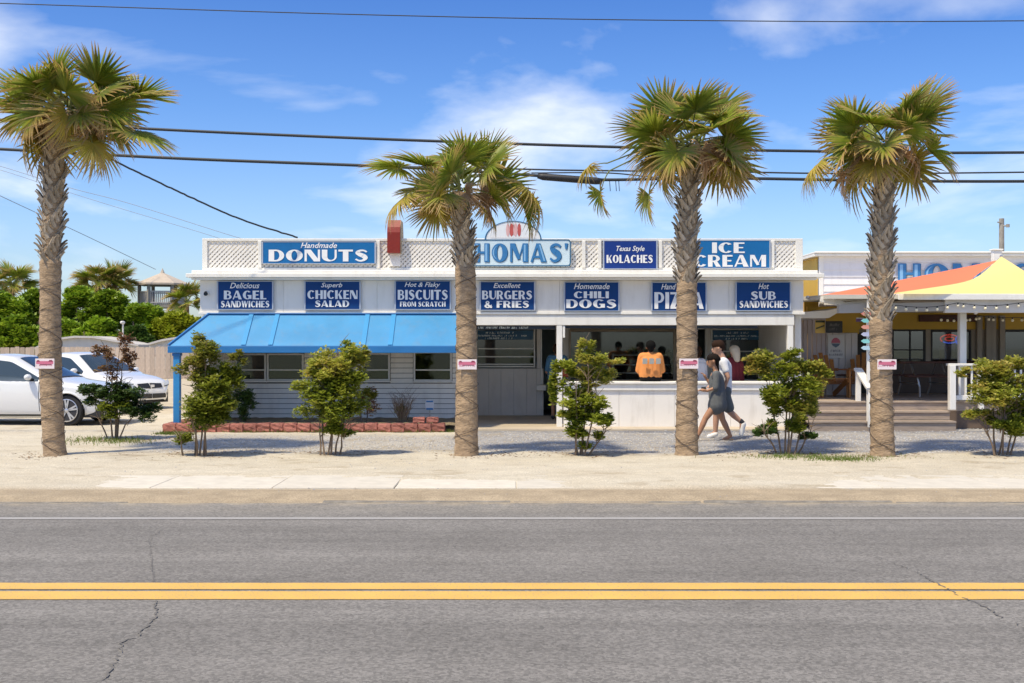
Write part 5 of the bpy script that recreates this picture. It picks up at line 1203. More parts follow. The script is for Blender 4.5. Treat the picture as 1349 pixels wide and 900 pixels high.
ph = thing('phone', 'dark phone held in the walking woman\'s hand', 'phone', W_(927, 514, -.17)); part('case', MB().rbox(-.04, .04, -.008, .008, -.02, .055, .006), black, ph, local=True)
part('screen', MB().box(-.034, .034, -.0095, -.0085, -.014, .049), cargl, ph, local=True)
# seated figures on / behind the counter, all seen from behind
def seated(label, px, py_head, Z, seat_z, shirt, pants, hair, hatlike=None, wid=.5, facing=(0, 1, 0), skinm=skin, prints=False, group='customers at the counter', lean=0):
    f = Vector(facing).normalized(); u = Vector((0, 0, 1)); s_ = f.cross(u).normalized(); hc = P(px, py_head, Z)
    t = thing('person', label, 'person', (hc.x, Z, G), group)
    nk = hc-u*.12; hip = Vector((hc.x, Z, seat_z+.10))-f*.0+s_*lean; ch = nk-u*.16
    b = MB(); hd = head(b, hc, f, .098); caps(b, hc-u*.07, nk-u*.03, .052, .058)
    W2_ = wid/2-.07
    caps(b, nk-u*.07+s_*(W2_-.03), nk-u*.07-s_*(W2_-.03), .065, .065); caps(b, ch, hip, .13, .125); caps(b, ch+s_*.07, hip+s_*.07, .10, .11); caps(b, ch-s_*.07, hip-s_*.07, .10, .11)
    arms = []
    for q in (1, -1):
        sh_ = nk-u*.08+s_*q*W2_; e = sh_-u*.25+f*.03+s_*q*.055; w_ = e+f*.22-u*.05-s_*q*.06; caps(b, sh_, e, .052, .042); caps(b, e, w_, .040, .028); hand(b, w_, w_+f*.1-u*.02, s_); arms.append((sh_, e, w_))
        h = hip-u*.03+s_*q*.10; kn = h+f*.42-u*.01; an = kn-u*.40+f*.02; toe = an+f*.15-u*.03; caps(b, h, kn, .085, .058); caps(b, kn, an, .055, .036); caps(b, an, toe, .038, .03)
    blob('body', b, skinm, t, .013); face(t, hd)
    b = MB(); caps(b, nk-u*.065+s_*(W2_-.02), nk-u*.065-s_*(W2_-.02), .082, .082); caps(b, nk-u*.02, nk-u*.07, .065, .08)
    for o_ in (-.09, 0, .09): caps(b, ch+s_*o_, hip+s_*o_+u*.03, .135, .140)
    for sh_, e, w_ in arms: caps(b, sh_, e, .072, .062); caps(b, e, e.lerp(w_, .8), .060, .045)
    blob('shirt', b, shirt, t, .013)
    b = MB(); caps(b, hip+s_*.09-u*.02, hip-s_*.09-u*.02, .132, .132)
    for q in (1, -1): h = hip-u*.03+s_*q*.10; caps(b, h, h+f*.40, .10, .075)
    blob('trousers', b, pants, t, .013)
    b = MB(); c, f_, u_, s2_ = hd; caps(b, c+u*.04-f*.03, c+u*.05+f*.01, .101, .092); caps(b, c-f*.05, c-f*.05-u*.04, .075, .06)
    if hatlike == 'long': caps(b, c-f*.06-u*.02, c-f*.08-u*.14, .09, .07)
    blob('hair', b, hair, t, .012)
    if prints:
        k = MB(); y = Z-.225; yb = lambda dx: y+abs(dx)*.12
        for i, dx in enumerate((-.13, 0, .13)):
            z0 = ch.z-.045; x0 = hc.x+dx-.05; k.add([(x0+a*.1, yb(dx)-.012*0, z0+c_*.11) for a, c_ in ((0, 0), (.8, 0), (1, .25), (.85, .5), (1, .75), (.8, 1), (0, 1))], [tuple(range(7))])
        lt_ = part('print', k, mat('faded_grey_print', (.36, .38, .36), .7), t)
    return t
orange = mat('orange_sweatshirt', (.80, .30, .09), .85, var=.06, bump=.4, bscale=12, dist=.01); blackc = mat('black_cloth', (.013, .013, .014), .9, bump=.3, spec=.1)
seated('person in orange sweatshirt and black cap sitting on the counter with back turned', 857, 457.5, ZF+.13, PZ(503, ZF), orange, blackc, mat('black_cap', (.008, .008, .008), .9, spec=.1), prints=True, wid=.50)
seated('person in maroon top with long pale hair behind the counter', 967, 464, ZF+.75, .78, mat('maroon_top', (.16, .012, .022), .8, bump=.3), mat('coral_cloth', (.55, .16, .12), .8), hairbl, 'long', .40, (-.5, .85, 0), skin2)
seated('person in white shirt behind the counter, half hidden by the third palm', 918, 465, ZF+.8, .78, mat('white_cotton_blouse', (.72, .72, .78), .8, bump=.3), mat('pale_denim', (.3, .36, .42), .8), hairb, None, .42, (-.3, .9, 0), skin)
def standing(label, px, py_head, Z, shirt, pants, hair, facing=(0, 1, 0), group=None, skinm=skin, wid=.46):
    f = Vector(facing).normalized(); u = Vector((0, 0, 1)); s_ = f.cross(u).normalized(); hc = P(px, py_head, Z); gz = G+.03
    t = thing('person', label, 'person', (hc.x, Z, gz), group); nk = hc-u*.12; hip = Vector((hc.x, Z, gz+(hc.z-gz)*.55)); ch = nk-u*.17
    b = MB(); hd = head(b, hc, f, .098); caps(b, hc-u*.07, nk-u*.03, .052, .058); W2_ = wid/2-.07
    caps(b, nk-u*.07+s_*(W2_-.03), nk-u*.07-s_*(W2_-.03), .065, .065); caps(b, ch, hip, .13, .125); caps(b, ch+s_*.06, hip+s_*.07, .10, .11); caps(b, ch-s_*.06, hip-s_*.07, .10, .11); arms = []; legs = []
    for q in (1, -1):
        sh_ = nk-u*.08+s_*q*W2_; e = sh_-u*.27+s_*q*.06; w_ = e+f*.2-u*.06-s_*q*.03; caps(b, sh_, e, .052, .042); caps(b, e, w_, .040, .028); hand(b, w_, w_+f*.1-u*.02, s_); arms.append((sh_, e, w_))
        h = hip+s_*q*.09; kn = Vector((h.x, h.y, gz+.46)); an = Vector((h.x, h.y, gz+.09)); caps(b, h, kn, .086, .056); caps(b, kn, an, .054, .036); caps(b, an, an+f*.13-u*.05, .038, .03); legs.append((h, kn, an))
    blob('body', b, skinm, t, .013); face(t, hd)
    b = MB(); caps(b, nk-u*.065+s_*(W2_-.02), nk-u*.065-s_*(W2_-.02), .08, .08)
    for o_ in (-.07, 0, .07): caps(b, ch+s_*o_, hip+s_*o_+u*.06, .135, .140)
    for sh_, e, w_ in arms: caps(b, sh_, sh_.lerp(e, .8), .070, .062)
    blob('shirt', b, shirt, t, .013)
    b = MB(); caps(b, hip+s_*.07, hip-s_*.07, .14, .14)
    for h, kn, an in legs: caps(b, h, h.lerp(kn, .9), .11, .09)
    blob('shorts', b, pants, t, .013)
    b = MB(); c = hd[0]; caps(b, c+u*.04-f*.03, c+u*.05+f*.01, .101, .092); caps(b, c-f*.05, c-f*.05-u*.04, .075, .06); blob('hair', b, hair, t, .012)
    for h, kn, an in legs: blob('shoe', caps(MB(), an-u*.04, an+f*.16-u*.05, .05, .042), shd, t, .014)
    return t
standing('person in blue shirt standing at the dark doorway behind the white post', 734, 461, 24.3, mat('blue_shirt', (.06, .19, .34), .8, var=.15, vscale=5, bump=.3), mat('khaki_shorts', (.20, .16, .10), .8), hairb, (.1, 1, 0), None, skin)
hatched = 'staff working behind the big window'
standing('leftmost of the dark haired workers seen through the big window', 829, 462, 27.05, blackc, blackc, hairm, (0, -1, 0), hatched, skin)
standing('worker with face showing through the window, next to the orange sweatshirt', 841.5, 465, 27.1, blackc, blackc, hairm, (-.3, -1, 0), hatched, skin2)
standing('rightmost dark haired worker at the window, beside the third palm', 880, 467, 27.05, blackc, blackc, hairm, (0, 1, 0), hatched, skin)
bag = thing('tote_bag', 'red orange tote bag carried beside the blue shirted person', 'bag', P(745, 492, 24.1)); part('pouch', MB().rbox(-.07, .07, -.05, .05, -.08, .14, .02), mat('red_bag', (.5, .10, .05), .7), bag, local=True); part('strap', MB().tube([(-.05, 0, .14), (-.04, 0, .26), (.04, 0, .26), (.05, 0, .14)], .008), blackc, bag, local=True)
random.seed(31)
# ---------------- deck, steps and railing ----------------
ZK = 22.05; DZ = .57
DK = thing('deck', 'weathered wooden deck with wide steps and white railing, right of the snack bar', 'deck', (PX(1200, ZK), ZK, G))
dx0, dx1 = PX(1049, ZK), 12.5
bm_ = MB().rbox(0, dx1-dx0, 0, .138, -.035, 0, .006).mesh('board', deckw)
for i in range(26): inst('board', bm_, DK, (dx0-DK.location.x, i*.142-.03, DZ-G), (U(-.001, .001), 0, 0))
part('edge_board', MB().rbox(dx0, dx1, ZK, ZK+.03, DZ-.19, DZ-.037, .004), deckw, DK)
xe = PX(1256, 21.6)
for i, (y, z) in enumerate(((21.45, G+.18), (21.75, G+.355))):
    for j in range(2): part('tread', MB().rbox(dx0+.1, xe, y+j*.152, y+j*.152+.147, z-.04, z, .006), deckw, DK)
    part('riser', MB().rbox(dx0+.1, xe, y+.025, y+.05, (G-.02 if i == 0 else G+.18)+.001, z-.042, .004), deckw, DK)
part('skirt', MB().rbox(xe+.005, dx1, ZK+.0, ZK+.03, G, DZ-.195, .004), mat('dark_skirt_wood', (.16, .11, .08), .9, var=.2), DK)
def npost(px, py0, py1, Z, w_=.11, nm='newel_post'):
    part(nm, MB().rbox(PX(px, Z)-w_/2, PX(px, Z)+w_/2, Z-w_/2, Z+w_/2, PZ(py1, Z), PZ(py0, Z), .008), white_clean, DK)
npost(1254, 481, 540, 21.72, .12)
rz0 = PZ(482, 21.9)
part('handrail', MB().rbox(PX(1248, 21.9), dx1, 21.82, 21.98, rz0, rz0+.045, .008), white_clean, DK)
part('bottom_rail', MB().rbox(PX(1259, 21.9), dx1, 21.87, 21.93, PZ(527, 21.9), PZ(521, 21.9), .006), white_clean, DK)
bme = MB().rbox(-.018, .018, -.018, .018, 0, rz0-PZ(521, 21.9)-.002, .004).mesh('baluster', white_clean)
x = PX(1264, 21.9)
while x < dx1-.2: inst('baluster', bme, DK, (x-DK.location.x, 21.9-DK.location.y, PZ(521, 21.9)+.001-G)); x += .118
part('rail_post', MB().rbox(PX(1289, 21.9), PX(1289, 21.9)+.09, 21.85, 21.95, DZ-.19, rz0-.001, .005), white_clean, DK)
# stair handrail coming down to the front
part('handrail', MB().bar(P(1130, 486, 22.25), P(1147, 512, 21.35), .15, .04), white_clean, DK, label='sloping white stair handrail')
part('rail_skirt', MB().bar(P(1131, 492, 22.22), P(1147.5, 519, 21.37), .03, .09), white_clean, DK)
npost(1130.5, 489, 540, 22.1, .09); npost(1146.5, 513, 563, 21.4, .085)

# ---------------- restaurant building ----------------
ZR = 25.9
RB = thing('restaurant', 'white and yellow beach restaurant with porch roof at the right', 'building', (PX(1200, ZR), ZR, G))
rt = PZ(338, ZR); x0 = PX(1079, ZR); x1 = 15.0
z = PZ(432, ZR); zc = z
while zc < rt-.02:
    me_ = MB().add([(x0+.10, ZR, zc), (x1, ZR, zc), (x1, ZR+.02, min(zc+.165, rt)), (x0+.10, ZR+.02, min(zc+.165, rt)), (x0+.10, ZR+.04, zc), (x1, ZR+.04, zc)], [(0, 1, 2, 3), (0, 4, 5, 1)])
    if zc > PZ(412, ZR): part('siding_board', me_, mat('restaurant_white_siding', (.80, .79, .80), .6, var=.03, dirt=.2), RB, recalc=False)
    zc += .165
part('corner_board', MB().rbox(x0, x0+.10, ZR-.01, ZR+.1, PZ(432, ZR), rt, .005), white_clean, RB)
part('wall', MB().box(x0, x1, ZR+.045, ZR+.15, PZ(412, ZR)-.3, rt), white, RB)
part('side_wall', MB().box(x0-.02, x0+.08, ZR+.11, 32, G, rt-.01), yellow, RB)
part('yellow_band', MB().box(PX(1129, ZR), x1, ZR-.03, ZR+.044, PZ(434, ZR), PZ(412, ZR)), yellow, RB)
part('roof_cap', MB().rbox(x0-.12, x1, ZR-.16, ZR+.3, rt+.002, rt+.06, .01).rbox(x0-.14, x1, ZR-.2, 32, rt+.062, rt+.10, .01), white_clean, RB)
part('roof_cap', MB().bar((x0-.09, ZR-.10, rt+.03), (x0-.09, 32, rt+.03), .09, .06), white_clean, RB)
# lower wall with windows
for a, b, c, d in ((1129, 1172, 434, 478), (1172, 1176, 434, 478), (1219, 1226, 434, 478), (1279, 1322, 434, 478)): part('wall_panel', MB().rbox(PX(a, ZR), PX(b, ZR)-.002, ZR-.02, ZR+.1, PZ(d, ZR), PZ(c, ZR)-.002, .004), tan, RB)
part('dado', MB().rbox(PX(1129, ZR), x1, ZR-.03, ZR+.1, DZ, PZ(478.5, ZR), .004), mat('dado_brown', (.16, .12, .10), .8, var=.15), RB)
for px in (1288, 1300, 1306, 1318): part('pilaster', MB().rbox(PX(px-3.5, ZR), PX(px+3.5, ZR), ZR-.12, ZR-.022, PZ(478, ZR), PZ(416, ZR), .006), tan, RB)
rg = glass_mat('restaurant_glass', .10, (.4, .45, .5))
dk = mat('dark_window_frame', (.03, .028, .027), .5)
window(PX(1177, ZR), PX(1217, ZR), PZ(477, ZR), PZ(436, ZR), ZR, rails=[PZ(461, ZR)], vert=[PX(1199, ZR)], par=RB, m=dk, g=rg)
window(PX(1228, ZR), PX(1277, ZR), PZ(477, ZR), PZ(437, ZR), ZR, par=RB, m=dk, g=rg, vert=[])
window(PX(1324, ZR), PX(1400, ZR), PZ(480, ZR), PZ(437, ZR), ZR, par=RB, m=dk, g=rg)
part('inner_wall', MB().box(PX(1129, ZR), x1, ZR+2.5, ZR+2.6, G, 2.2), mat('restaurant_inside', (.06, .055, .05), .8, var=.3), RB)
part('doorway_shade', MB().box(PX(1129, ZR)+.0, PX(1147, ZR), ZR-.05, ZR-.031, DZ, PZ(438, ZR)), dk, RB)  # flat dark sheet: shade of the open doorway put into its colour
part('brown_board', MB().rbox(PX(1209, ZR), PX(1284, ZR), ZR-.10, ZR-.04, PZ(424, ZR), PZ(415, ZR), .005), wood_b, RB)
# porch roof, beam and posts
ZB = 21.6
rf_z0 = PZ(394, ZB); rf_z1 = PZ(388.5, ZB)
part('porch_roof', MB().prism([(ZB-.12, rf_z0), (ZB-.12, rf_z1), (ZR-.05, rf_z1+.10), (ZR-.05, rf_z0+.10)], PX(1082, 22), x1, axis='x'), mat('porch_roof_buff', (.62, .58, .50), .7, var=.05), RB)
part('porch_fascia', MB().rbox(PX(1180, ZB), x1, ZB-.16, ZB-.122, rf_z0-.02, rf_z1+.01, .005), white_clean, RB)
part('porch_beam', MB().rbox(PX(1245, ZB), x1, ZB+.0, ZB+.12, PZ(412, ZB), rf_z0-.004, .006), greyw, RB)
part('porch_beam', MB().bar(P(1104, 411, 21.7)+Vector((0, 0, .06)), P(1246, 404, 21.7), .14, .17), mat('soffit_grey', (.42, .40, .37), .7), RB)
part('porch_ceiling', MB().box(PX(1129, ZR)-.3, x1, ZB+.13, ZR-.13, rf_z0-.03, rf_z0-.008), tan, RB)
for px in (1282, 1461): part('porch_post', MB().rbox(PX(px, ZB+.05)-.065, PX(px, ZB+.05)+.065, ZB+.52, ZB+.65, DZ+.001, rf_z0-.03, .008), white_clean, RB)
part('post_brace', MB().bar(P(1284, 413, ZB+.1), P(1297, 402, ZB+.1), .05, .07, up=(0, 1, 0)), white_clean, RB)
part('porch_post', MB().rbox(PX(1148, 21.35)-.03, PX(1148, 21.35)+.03, 21.5, 21.56, G, rf_z0-.01, .005), white_clean, RB)
# small connecting canopy and wall between the two buildings
part('truss', MB().bar(P(1081, 394, 21.9), P(1112, 401, 21.9), .10, .06, up=(0, 1, 0)).bar(P(1081, 394.5, 21.9), P(1146, 392, 21.9), .10, .05, up=(0, 1, 0)).bar(P(1110, 402, 21.9), P(1146, 399, 21.9), .10, .09, up=(0, 1, 0)), white_clean, RB)
part('bracket_block', MB().rbox(PX(1110, 21.8), PX(1120, 21.8), 21.7, 21.8, PZ(411, 21.8), PZ(402, 21.8), .006), greyw, RB)
zq = 22.9
part('link_roof', MB().prism([(PX(1046, zq), PZ(419, zq)), (PX(1046, zq), PZ(412, zq)), (PX(1090, zq), PZ(409, zq)), (PX(1112, zq), PZ(404.5, zq)), (PX(1112, zq), PZ(407, zq)), (PX(1092, zq), PZ(419, zq))], zq, zq+2.2), white_clean, RB)
part('link_upper_wall', MB().box(PX(1062, 25.2), PX(1130, 25.2), 25.1, 25.18, PZ(440, 25.2), PZ(404, 25.2)), yellow, RB)
part('link_upper_wall', MB().box(PX(1062, 25.2), PX(1080, 25.2), 25.3, 25.38, PZ(418, 25.2), PZ(396, 25.2)), yellow, RB)
zl = 24.7
for i in range(14):
    a = 1046+i*6; part('wall_board', MB().rbox(PX(a, zl)+.004, PX(a+6, zl)-.004, zl, zl+.03, DZ-.3, PZ(419 if a < 1085 else 438.5, zl), .006), lilac, RB)
wl = mat('white_board_wall', (.66, .62, .60), .65, var=.04)
for i in range(5):
    a = 1088+i*8.2; part('wall_board', MB().rbox(PX(a, zl)+.004, PX(a+8.2, zl)-.004, zl-.04, zl-.005, DZ-.0, PZ(438.8, zl), .006), wl, RB)
# name lettering on the restaurant
t = thing('name_lettering', "big blue letters spelling THOMAS' on the restaurant wall behind the shade sails", 'sign', (PX(1250, ZR-.02), ZR-.02, PZ(390, ZR)))
name_letters(t, ZR-.03, 1150, 1372, 347, 375)
# vertical sign board with umbrella emblem, black board, yellow board
Zs = zl-.07
t = thing('wall_sign', 'pale wall sign with a pink and blue shell emblem between the two buildings', 'sign', (PX(1102, Zs), Zs, PZ(474, Zs)))
part('board', MB().rbox(PX(1091, Zs), PX(1112, Zs), Zs, Zs+.02, PZ(472, Zs), PZ(441, Zs), .003), mat('pale_board', (.66, .66, .66), .5), t)
em = MB().add([(PX(1101+6*math.cos(PI*i/10), Zs), Zs-.003, PZ(452-7*math.sin(PI*i/10), Zs)) for i in range(11)], [tuple(range(11))], 0)
em.add([(PX(a, Zs), Zs-.003, PZ(b, Zs)) for a, b in ((1095, 452.6), (1107, 452.6), (1105, 455.5), (1101, 458), (1097, 455.5))], [(0, 1, 2, 3, 4)], 1)
part('emblem', em, [mat('emblem_rose', (.55, .12, .18), .5), mat('emblem_slate', (.10, .15, .22), .5)], t, recalc=False)
mb = MB(); scribble(mb, PX(1094, Zs), PX(1109, Zs), PZ(464, Zs), PZ(460.5, Zs), Zs-.001, 14); scribble(mb, PX(1092, Zs), PX(1111, Zs), PZ(469, Zs), PZ(465.5, Zs), Zs-.001, 18)
part('print', mb, mat('print_grey', (.22, .22, .25), .6), t)
t = thing('wall_sign', 'square black sign with dim lettering hanging under the link roof', 'sign', P(1099, 438, 23.4))
Zs = 23.4; part('board', MB().rbox(PX(1088, Zs), PX(1110, Zs), Zs, Zs+.03, PZ(438.5, Zs), PZ(423, Zs), .005), mat('black_board', (.012, .011, .01), .5), t)
mb = MB(); scribble(mb, PX(1093, Zs), PX(1106, Zs), PZ(430, Zs), PZ(426, Zs), Zs-.001, 8); scribble(mb, PX(1092, Zs), PX(1107, Zs), PZ(435.5, Zs), PZ(431.5, Zs), Zs-.001, 9); part('print', mb, mat('dim_print', (.12, .11, .10), .6), t)
t = thing('wall_sign', 'small yellow and green sign left of the square black one', 'sign', P(1081, 439, 23.5)); Zs = 23.5
part('board', MB().rbox(PX(1074, Zs), PX(1087, Zs), Zs, Zs+.02, PZ(439, Zs), PZ(422, Zs), .004), mat('yellow_board', (.62, .42, .10), .5), t)
part('print', MB().box(PX(1074.5, Zs), PX(1086.5, Zs), Zs-.003, Zs-.001, PZ(425, Zs), PZ(422.5, Zs)).prism([(PX(1075, Zs), PZ(432, Zs)), (PX(1086, Zs), PZ(428, Zs)), (PX(1086, Zs), PZ(430, Zs)), (PX(1075, Zs), PZ(434, Zs))], Zs-.003, Zs-.001), mat('print_green_black', (.03, .04, .02), .5), t)
t = thing('wall_sign', 'dark purple sign with white line on the porch beside the arrow signs', 'sign', P(1132, 424, 22.4)); Zs = 22.4
part('board', MB().rbox(PX(1128, Zs), PX(1137.5, Zs), Zs, Zs+.02, PZ(424, Zs), PZ(419, Zs), .003), mat('purple_board', (.10, .04, .14), .5), t)
part('line', MB().box(PX(1128, Zs), PX(1137.5, Zs), Zs-.003, Zs-.001, PZ(419.6, Zs), PZ(418.8, Zs)), ltr2, t)
# arrow signs on the white post
cols = [('coral', (.72, .25, .2), 413.5), ('turquoise', (.22, .62, .60), 422.5), ('salmon', (.75, .33, .25), 431), ('lavender', (.52, .55, .74), 440.5), ('aqua', (.25, .66, .66), 449.5), ('pale blue', (.48, .68, .80), 458.5)]
for nm, c, py in cols:
    Zs = 21.42; o = MB().prism([(PX(1147.5, Zs), PZ(py+2.6, Zs)), (PX(1138, Zs), PZ(py+2.6, Zs)), (PX(1134.5, Zs), PZ(py, Zs)), (PX(1138, Zs), PZ(py-2.6, Zs)), (PX(1147.5, Zs), PZ(py-2.6, Zs))], Zs, Zs+.02)
    single('arrow_sign', o, mat('arrow_'+nm.replace(' ', '_'), c, .55, var=.05), P(1142, py, Zs), '%s painted wooden arrow sign pointing left on the white porch post' % nm, 'sign', 'painted arrow signs on the porch post')
# neon sign and box behind the restaurant window
t = thing('neon_sign', 'red and blue oval neon sign glowing in the restaurant window', 'sign', P(1251, 452, ZR+.2)); Zs = ZR+.15
def tube_el(px, py, rx, ry, a0, a1, m, nm): part(nm, MB().tube([(PX(px+rx*math.cos(a), Zs), Zs, PZ(py-ry*math.sin(a), Zs)) for a in [a0+(a1-a0)*i/16 for i in range(17)]], .014, 5, cap=True), m, t)
nr = mat('neon_red', (.8, .05, .03), .4, emit=((1, .06, .03), 1.1)); nb = mat('neon_blue', (.05, .12, .8), .4, emit=((.05, .16, 1), 1.1))
tube_el(1251, 446.5, 12, 5.5, .2, PI*1.2, nr, 'red_tube'); tube_el(1251, 446.5, 12, 5.5, PI*1.25, 2*PI+.1, nb, 'blue_tube')
tube_el(1251, 446.5, 6, 2.5, 0, 2*PI, nr, 'red_tube'); tube_el(1262, 448, 3, 5, 0, 2*PI, nb, 'blue_tube')
single('cardboard_box', MB().rbox(PX(1248, ZR), PX(1263, ZR), ZR+.2, ZR+.5, PZ(478, ZR), PZ(455, ZR), .01), mat('cardboard', (.30, .24, .17), .8), P(1255, 478, ZR+.3), 'tan box standing inside the restaurant window below the neon sign', 'box')
# porch lights
def bulbs(label, pts, n, seed, sag=.06):
    random.seed(seed); t = thing('string_lights', label, 'string lights', pts[0], 'festoon lights along the porch')
    cp = []; bl = MB()
    for (a, b) in zip(pts[:-1], pts[1:]):
        for i in range(13): f = i/12; cp.append(a.lerp(b, f)-Vector((0, 0, sag*math.sin(PI*f))))
    part('wire', MB().tube(cp, .006, 4), wirem, t)
    bm1 = MB().ball((0, 0, -.045), .030, 8).mesh('bulb', bulbm, smooth=True); sk = MB().tube([(0, 0, .0), (0, 0, -.03)], .014, 6).mesh('socket', black)
    for i in range(n):
        q = cp[int((i+.5)/n*(len(cp)-1))]; s_ = inst('socket', sk, t, q-t.location); inst('bulb', bm1, s_, (0, 0, -.01))
bulbs('string of small white bulbs hanging just under the porch roof edge', [P(1180, 402, 21.5), P(1262, 399, 21.5), P(1349, 398, 21.5)], 13, 5)
bulbs('second lower string of bulbs inside the porch in front of the brown board', [P(1240, 418, 22.6), P(1290, 416, 22.6), P(1365, 417, 22.6)], 14, 6, .03)
# shade sails
def sail(label, A, B, C_, m, cat='shade sail', sag=.12, pull=.14, drop=0):
    n = 14; k = MB(); A, B, C_ = map(Vector, (A, B, C_)); ix = {}
    cen = (A+B+C_)/3-Vector((0, 0, drop))
    for i in range(n+1):
        for j in range(n+1-i):
            a, b = i/n, j/n; c = 1-a-b; p = A*a+B*b+C_*c
            e = 1-min(a, b, c)*3; tw = 4*(a*b+b*c+c*a)/1.333*max(0, e)**2
            p = p.lerp(cen, pull*tw); p.z -= sag*27*a*b*c
            ix[i, j] = len(k.v); k.v.append(tuple(p))
    for i in range(n):
        for j in range(n-i):
            k.f.append((ix[i, j], ix[i+1, j], ix[i, j+1])); k.m.append(0)
            if i+j < n-1: k.f.append((ix[i+1, j], ix[i+1, j+1], ix[i, j+1])); k.m.append(0)
    t = thing('shade_sail', label, cat, tuple(A), 'shade sails over the porch')
    me = part('cloth', k, m, t, smooth=True)
    for a in (A, B, C_): part('corner_ring', MB().ball(a, .04, 6), metal, t)
    return t
def cloth(nm, c): return leaf_mat(nm, [c, c], .75, trans=.25, spec=.2)
so = cloth('sail_coral', (.85, .24, .14)); sy = cloth('sail_yellow', (.86, .67, .28))
sail('coral orange triangular shade sail stretched across the restaurant front', P(1064, 392, 22.8), P(1316, 342.5, 24.8), P(1262, 386, 23.6), so, pull=.10, sag=.02)
sail('yellow triangular shade sail rising to the white mast at the right', P(1172, 387, 21.2), P(1319, 338, 24.6), P(1500, 389, 21.2), sy, pull=.46, sag=.0, drop=.24)
t = thing('mast', 'short white mast above the restaurant roof holding the shade sails', 'post', (PX(1314.5, 24.9), 24.9, rf_z1))
part('post', MB().rbox(PX(1309, 24.9), PX(1320, 24.9), 24.9, 25.05, rf_z1+.1, PZ(330, 24.9), .008), white_clean, t)
part('cap', MB().rbox(PX(1307.5, 24.9), PX(1321.5, 24.9), 24.87, 25.08, PZ(330, 24.9), PZ(328, 24.9), .008), white_clean, t)

t = thing('wall_lamp', 'tiny dark lamp at the left corner of the snack bar fascia', 'lamp', P(271, 387, ZF-.04)); part('shade', MB().tube([P(271, 386, ZF-.03), P(271, 386, ZF-.09), P(271, 387.5, ZF-.13)], [.02, .035, .04], 10), black, t)
# ---------------- furniture on the deck ----------------
def adirondack(px, py_seat, Z, rz, label):
    t = thing('adirondack_chair', label, 'chair', (PX(px, Z), Z, DZ), 'orange slatted wooden chairs on the deck', rz)
    for i in range(5):
        a = (i-2)*.105; h = .92-.05*abs(i-2)**1.5
        part('back_slat', MB().bar((a*.8, .30, .32), (a*1.15, .62, h), .085, .02, up=(0, -1, .4)), wood_o, t, local=True)
    for i in range(5): part('seat_slat', MB().rbox(-.27, .27, -.22+i*.105, -.125+i*.105, .385-i*.03, .405-i*.03, .004), wood_o, t, local=True)
    for s_ in (1, -1):
        part('leg', MB().rbox(s_*.29-.02, s_*.29+.02, -.24, -.14, 0, .56, .004), wood_o, t, local=True)
        part('leg', MB().bar((s_*.26, -.2, .37), (s_*.26, .55, .03), .025, .11, up=(0, 0, 1)), wood_o, t, local=True)
        part('armrest', MB().rbox(s_*.31-.065, s_*.31+.065, -.30, .42, .56, .585, .006), wood_o, t, local=True)
    part('back_brace', MB().rbox(-.31, .31, .40, .44, .54, .60, .004), wood_o, t, local=True)
adirondack(1096, 500, 23.6, .12, 'left one of the two orange wooden lounge chairs against the pale wall')
adirondack(1136, 500, 23.8, -.35, 'orange wooden lounge chair partly behind the white stair handrail')
def table(px, Z, w_, label, lgm=metal):
    t = thing('picnic_table', label, 'table', (PX(px, Z), Z, DZ), 'dark brown picnic tables on the porch')
    for i in range(4): part('top_board', MB().rbox(-w_/2, w_/2, -.3+i*.152, -.155+i*.152, .70, .74, .006), wood_b, t, local=True)
    for y in (-.62, .52):
        part('bench_board', MB().rbox(-w_/2, w_/2, y, y+.125, .42, .455, .006), wood_b, t, local=True); part('bench_board', MB().rbox(-w_/2, w_/2, y-.13, y-.005, .42, .455, .006), wood_b, t, local=True)
    for x in (-w_/2+.25, w_/2-.25):
        part('leg_frame', MB().tube([(x, -.72, .01), (x+.03, -.62, .22), (x, -.58, .42), (x, -.35, .5), (x, -.18, .69)], .02, 8).tube([(x, .62, .01), (x+.03, .55, .22), (x, .5, .42), (x, .3, .5), (x, .16, .69)], .02, 8).tube([(x, -.62, .28), (x, .55, .28)], .016, 6), lgm, t, local=True)
table(1216, 24.2, 1.15, 'dark brown picnic table with curved metal legs behind the steps')
table(1130, 25.3, 1.3, 'dark brown picnic table at the back of the deck near the wall', wood_b)
table(1330, 24.5, 1.6, 'dark brown picnic table behind the white railing at the right edge')

# ---------------- background left ----------------
ZN = 55.0
FN = thing('picket_fence', 'weathered wooden privacy fence behind the parked cars', 'fence', (PX(120, ZN), ZN, 0))
pm = [MB().prism([(-.115, 0), (.115, 0), (.115, 1.50+U(-.03, .03)), (.09, 1.545), (-.09, 1.545), (-.115, 1.50)], 0, .02).mesh('picket', picket) for _ in range(4)]
x = PX(-30, ZN); 
while x < PX(262, ZN): inst('picket', random.choice(pm), FN, (x-FN.location.x, U(-.015, .015), U(0, .05)), (0, U(-.015, .015), 0)); x += .242
part('rail', MB().box(PX(-30, ZN), PX(262, ZN), ZN+.03, ZN+.08, .4, .5).box(PX(-30, ZN), PX(262, ZN), ZN+.03, ZN+.08, 1.1, 1.2), picket, FN)
hg = leaf_mat('sea_grape_leaf', [(.10, .19, .02), (.19, .31, .03), (.31, .43, .04), (.44, .52, .07)], .4, spec=.3)
hy = leaf_mat('yellow_green_leaf', [(.24, .30, .02), (.38, .43, .04), (.52, .50, .07)], .45, spec=.3)
hd_ = leaf_mat('dark_tree_leaf', [(.04, .09, .02), (.08, .15, .03), (.15, .24, .05)], .45, spec=.3)
